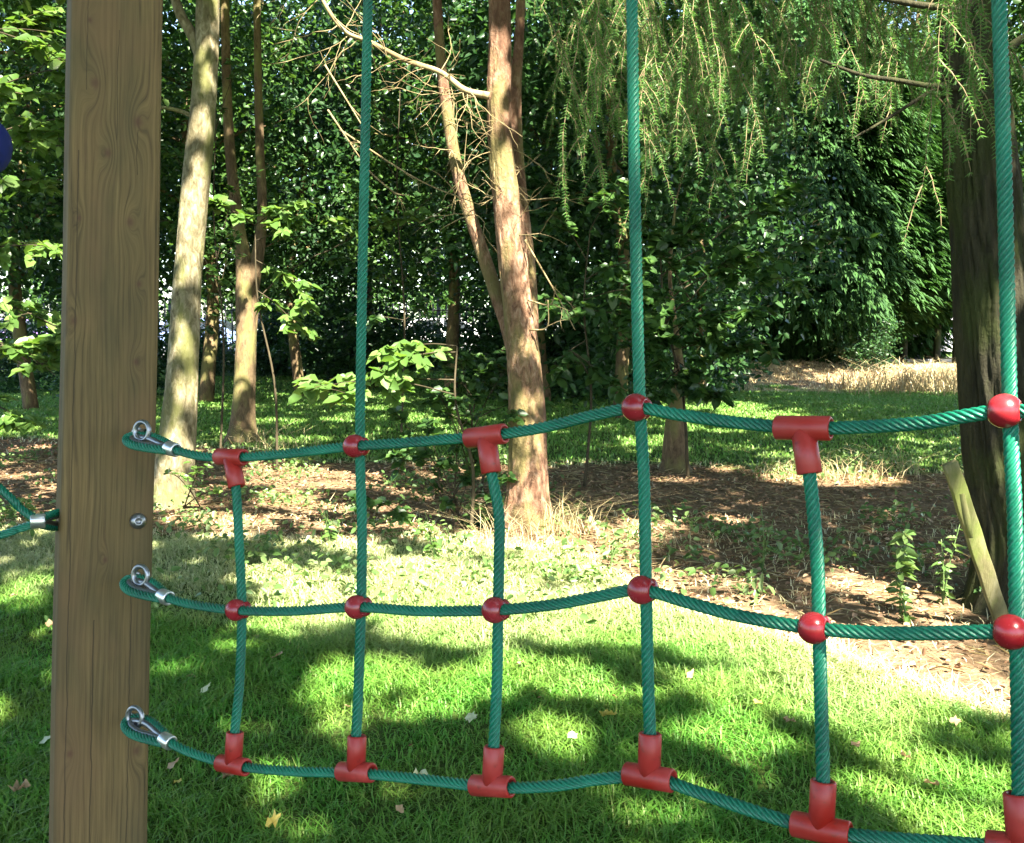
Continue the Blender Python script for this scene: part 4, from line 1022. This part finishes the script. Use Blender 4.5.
# ------------------------------------------------------------------ weeds and tufts
def weed(px, py, hpx, label, lmat='weed', nleaf=26, size=.055, tilt=0.0, stems=1, name='tall_weed'):
    b = G(px, py); d = (b-CAM)@cF; H = hpx*d/F
    t = thing(name, b, label, 'weed', 'tall weeds on the bare earth'); wd, P, A_, = Acc(), [], []
    for s in range(stems):
        ti = tilt+rng.normal()*.12*(stems > 1); h = H*(1 if s == 0 else rng.uniform(.5, .9))
        p = cr([b, b+[ti*h*.3, rng.normal()*.02, h*.5], b+[ti*h, rng.normal()*.03, h]], 6); wd.add(tube(p, np.linspace(.005, .002, len(p)), 5))
        m = nleaf//stems; tt = rng.uniform(.12, 1, m); q = p[(tt*(len(p)-1)).astype(int)]; P.append(q+rng.normal(size=(m, 3))*.008)
        a = rng.normal(size=(m, 3)); a[:, 2] = rng.uniform(-.2, .4, m); A_.append(a)
    P = np.concatenate(P); A_ = np.concatenate(A_); n = len(P); ln = size*rng.uniform(.5, 1.2, n)
    part('stem', wd.vf(), M['weed'], t); part('foliage', leaves(P, A_, rng.normal(size=(n, 3))*.5+[0, -.2, 1], ln, ln*.5, .1, .25), M[lmat], t, False)
weed(900, 612, 85, 'pale leaved upright weed in front of the leaning stake', 'weed', 64, .085)
weed(943, 605, 80, 'thin green weed with seed heads just left of the leaning stake', 'weed', 54, .055, .05, 3)
weed(762, 575, 72, 'sprawling green weed left of the third hanging tee rope', 'weed', 36, .05, .15, 3)
weed(905, 622, 30, 'low green weed at the foot of the pale upright weed', 'leaf_light', 26, .06, 0, 3)
weed(985, 610, 25, 'broad leafed seedling at the foot of the leaning stake', 'ivy', 20, .07, 0, 2)
weed(610, 570, 40, 'pale broad leaved weed right of the red trunk foot', 'weed', 24, .06, .1, 3)
weed(435, 560, 50, 'bushy green weed beside the first tall rope in the sun', 'leaf_light', 36, .06, -.1, 4)
weed(330, 545, 45, 'leafy green weed near the pale trunk in the sun', 'leaf_light', 34, .06, -.1, 4)
def tuft(px, py, n, sp, h, label, w=.005):
    b = G(px, py)
    v, f = stalks(n, b[0], b[1], sp, sp*.7, h, w)
    o = thing('dry_grass_tuft', b, label, 'grass tuft', 'tufts of long dry grass'); part('blade', (v, f), M['straw'], o, False); o.children[0]['kind'] = 'stuff'
tuft(560, 535, 170, .16, .26, 'dry grass tuft against the foot of the red trunk')
tuft(500, 545, 120, .15, .20, 'dry grass tuft just left of the red trunk foot')
tuft(850, 480, 160, .30, .22, 'long dry grass tuft under the third tee connector', .006)
tuft(780, 478, 110, .25, .18, 'pale dry grass tuft left of the third tee connector', .006)
tuft(900, 470, 120, .28, .20, 'dry grass tuft between tee connector and leaning stake', .006)
tuft(270, 450, 120, .3, .25, 'dry grass tuft right of the forked trunk foot', .007)
tuft(925, 374, 1000, 1.1, .62, 'tall sunlit dry grass clump on the far bank near the thick trunk', .025)
tuft(660, 545, 90, .2, .13, 'small dry tuft on the bare earth behind the second tall rope')

# ------------------------------------------------------------------ fallen leaves on the lawn
def lobed(size, curl, ang):
    """five-lobed dead leaf"""
    prof = [(-90, .10), (-60, .55), (-35, .42), (-5, .85), (20, .5), (55, .8), (75, .55), (90, 1.0), (105, .55), (125, .8), (160, .5), (185, .85), (215, .42), (240, .55)]
    kk = rng.uniform(.1, .6); asp = rng.uniform(.65, 1)
    pts = [np.array([asp*math.cos(R(a))*(kk*.8+(1-kk)*r), math.sin(R(a))*(kk*.8+(1-kk)*r)]) for a, r in prof]; n = len(pts)
    v = [(0, 0, .0)]+[(*(p*.5), curl*.1*(i % 3)) for i, p in enumerate(pts)]+[(*p, curl*(.25+.35*math.sin(i*1.9))) for i, p in enumerate(pts)]
    v = np.array(v)*size*.5; f = []
    for i in range(n):
        j = (i+1) % n; f.append((1+i, 1+n+i, 1+n+j, 1+j))
    for i in range(0, n, 2): f.append((0, 1+i, 1+(i+1) % n, 1+(i+2) % n))
    c, s = math.cos(ang), math.sin(ang); v = v @ np.array([[c, s, 0], [-s, c, 0], [0, 0, 1]])
    return v, np.array(f)
FL = [(277, 668, .065, 'deadleaf', .5, 'curled brown dead leaf on grass right of the lower first rope'), (205, 703, .05, 'paleleaf', .2, 'small pale green leaf on grass between post and first rope'),
      (420, 794, .075, 'paleleaf', .4, 'large pale dry leaf just under the bottom rope'), (46, 755, .06, 'paleleaf', .2, 'pale green leaf on grass left of the timber post'),
      (172, 782, .045, 'deadleaf', .5, 'brown curled leaf right of the post under the bottom ferrule'), (178, 798, .03, 'yellowleaf', .3, 'tiny yellowish leaf on dark grass right of the post'),
      (20, 806, .06, 'deadleaf', .7, 'crumpled brown leaf in the lower left corner'), (275, 838, .06, 'yellowleaf', .5, 'yellow brown leaf at the bottom edge below the first tee'),
      (472, 731, .055, 'paleleaf', .3, 'pale leaf on grass left of the third rope'), (573, 751, .04, 'paleleaf', .3, 'small pale leaf between third rope and second tall rope'),
      (610, 729, .07, 'yellowleaf', .5, 'yellow green leaf beside the second tall rope'), (905, 772, .045, 'deadleaf', .6, 'reddish brown leaf on grass right of the lowest red tee'),
      (790, 735, .05, 'deadleaf', .4, 'brown leaf on grass left of the third hanging rope'), (758, 716, .04, 'yellowleaf', .3, 'small yellow leaf left of the third hanging rope'),
      (955, 735, .06, 'deadleaf', .4, 'tan leaf on grass near the right edge'), (930, 800, .05, 'deadleaf', .5, 'brown leaf on dark grass near the lower right corner'),
      (50, 635, .05, 'deadleaf', .4, 'brown leaf on grass left of the post below the left net'), (15, 605, .05, 'deadleaf', .5, 'curled brown leaf at the left edge below the left net'),
      (520, 675, .045, 'deadleaf', .5, 'tan leaf on sunlit grass right of the third rope'), (690, 688, .04, 'deadleaf', .5, 'small tan leaf on grass right of the second tall rope'),
      (230, 792, .045, 'deadleaf', .7, 'dark brown leaf on grass below the first bottom tee'), (400, 827, .03, 'deadleaf', .4, 'tiny brown leaf low on the grass below the bottom rope'),
      (650, 700, .03, 'paleleaf', .4, 'tiny pale leaf behind the second tall rope'), (855, 760, .04, 'deadleaf', .5, 'tan leaf on grass just right of the third hanging rope')]
for px, py, s, m, cu, lab in FL:
    if rng.random() < .5: cu = cu*1.6
    b = G(px, py)+[0, 0, .055]; v, f = lobed(s*1.35, cu, rng.uniform(0, 6.28)); tl = rng.normal(size=2)*.3; v[:, 2] += v[:, 0]*tl[0]+v[:, 1]*tl[1]
    tag(link('fallen_leaf', mesh_np('fallen_leaf', v, f, M[m]), b), lab, 'leaf', 'fallen leaves on the lawn')

# ------------------------------------------------------------------ railings and parked cars beyond the wood
FY = 31.5
fen = thing('metal_railing', np.array([-8, FY, .42]), 'dark metal railings of upright pales beyond the wood', 'fence')
a = Acc()
for x in np.arange(-22, 6, .21): a.add(box((x, FY, .42+.98), .05, .03, 1.86))
part('pale', a.vf(), M['iron'], fen, False); fen.children[0]['kind'] = 'stuff'
for z in (.70, 2.12): part('rail', box((-8, FY+.004, z), 28, .045, .04), M['iron'], fen, False)
for x in np.arange(-22, 6.1, 2.8): part('fence_post', box((x+.08, FY+.03, 1.45), .08, .08, 2.06), M['iron'], fen, False)
fp = []
for px, d, h_ in [(886, 33, 1.25), (903, 33, 1.3), (936, 33, 1.3), (955, 33, 1.25)]:
    b = Gd(px, d); c_v = lathe(b, (0, 0, 1), [(-.1, .12), (h_-.03, .11), (h_, .07), (h_+.002, .002)], 12)
    lab = {886: 'dark wooden bollard under the conifer sprays, leftmost of four', 903: 'dark wooden bollard, second from the conifer', 936: 'dark wooden bollard behind the tall sunlit dry grass', 955: 'dark wooden bollard nearest the thick dark trunk'}[px]
    solo('wooden_bollard', c_v, M['bark_dark'], b, lab, 'bollard', 'bollards at the road edge')

def car(loc, rot, paint, label):
    t = thing('parked_car', (0, 0, 0), label, 'car', 'cars parked on the road'); Wd = 1.72
    prof = [(-2.05, .42), (-2.08, .72), (-1.98, .92), (-1.25, .98), (1.05, .96), (1.85, .84), (2.08, .66), (2.08, .40), (1.75, .28), (-1.8, .28)]
    cab = [(-1.75, .95), (-1.45, 1.36), (-1.0, 1.47), (.10, 1.47), (.45, 1.38), (1.15, .95)]
    def ext(pr, w0, w1, zf):
        n = len(pr); A = [];
        for w_, k_ in ((-1, .94), (-1, 1), (1, 1), (1, .94)):
            pass
        ys_ = [-.5, -.46, .46, .5]; sc = [.96, 1, 1, .96]; cx_ = sum(p[0] for p in pr)/n; cz = sum(p[1] for p in pr)/n
        for yy, s in zip(ys_, sc):
            for x_, z_ in pr:
                ww = w0+(w1-w0)*zf(z_); A.append((cx_+(x_-cx_)*s, yy*ww, cz+(z_-cz)*s))
        f = [(i*n+j, i*n+(j+1) % n, (i+1)*n+(j+1) % n, (i+1)*n+j) for i in range(3) for j in range(n)]
        me = bpy.data.meshes.new('b'); me.from_pydata(A, [], f+[tuple(range(n))[::-1], tuple(range(3*n, 4*n))]); return me
    for nm, me, m in (('body', ext(prof, Wd, Wd*.97, lambda z: z), paint), ('roof', ext(cab, Wd*.96, Wd*.78, lambda z: (z-.95)/.52), paint)):
        me.name = nm; me.materials.append(m); link(nm, me, None, t)
    def quad(name, pts, m):
        me = bpy.data.meshes.new(name); q = np.array(pts); nrm_ = np.cross(q[1]-q[0], q[2]-q[0]); nrm_ = nrm_/np.linalg.norm(nrm_)*.02
        A = np.concatenate([q-nrm_, q+nrm_]); n = len(q)
        me.from_pydata(A.tolist(), [], [tuple(range(n))[::-1], tuple(range(n, 2*n))]+[(i, (i+1) % n, n+(i+1) % n, n+i) for i in range(n)]); me.materials.append(m); link(name, me, None, t)
    for s in (-1, 1):
        yb_, yt = s*Wd*.475, s*Wd*.405
        quad('side_window', [(-1.5, yb_, 1.0), (-.35, yb_, 1.0), (-.35, yt, 1.40), (-1.2, yt, 1.40)], M['glass'])
        quad('side_window', [(-.25, yb_, 1.0), (.92, yb_, 1.0), (.42, yt, 1.36), (-.25, yt, 1.40)], M['glass'])
    quad('windscreen', [(1.07, -.7, 1.02), (1.07, .7, 1.02), (.52, .6, 1.37), (.52, -.6, 1.37)], M['glass'])
    quad('rear_window', [(-1.72, -.68, 1.02), (-1.72, .68, 1.02), (-1.48, .6, 1.34), (-1.48, -.6, 1.34)], M['glass'])
    for x_ in (-1.3, 1.3):
        for s in (-1, 1):
            c = (x_, s*.78, .31); v, f = lathe(c, (0, s, 0), [(-.1, .02), (-.1, .28), (-.07, .31), (.07, .31), (.1, .28), (.1, .2), (.07, .19)], 24)
            wh = link('wheel', mesh_np('wheel', v, f, M['rubber'], True), None, t)
            v, f = lathe(c, (0, s, 0), [(.06, .2), (.085, .18), (.07, .1), (.1, .05), (.1, .002)], 16); link('rim', mesh_np('rim', v, f, M['alloy'], True), None, wh)
    for s in (-1, 1):
        v, f = lathe((2.05, s*.62, .70), (1, 0, 0), [(-.05, .12), (.03, .11), (.05, .06), (.055, .002)], 14); link('headlight', mesh_np('headlight', v, f, M['alloy'], True), None, t)
        v, f = box((-2.05, s*.68, .78), .06, .22, .18); link('tail_light', mesh_np('tail_light', v, f, M['red_tee']), None, t)
    t.location = loc; t.rotation_euler = (0, 0, rot); return t
def paint(n, c): return simple(n, c, .25, 0, .6)
car((-17.3, 36.2, .45), .05, paint('paint_lilac', (.30, .20, .62)), 'lilac car glimpsed through railings left of the timber post')
car((-10.9, 36.0, .45), -.03, paint('paint_blue', (.16, .22, .42)), 'blue car glimpsed through railings beside the forked trunk')
car((-2.2, 36.4, .45), .04, paint('paint_white', (.8, .8, .8)), 'white car glimpsed through railings left of the red trunk')
car((15.6, 36.5, .45), 3.2, paint('paint_silver', (.62, .60, .62)), 'pale silver car beyond the bollards near the thick right trunk')
bpy.context.view_layer.update()
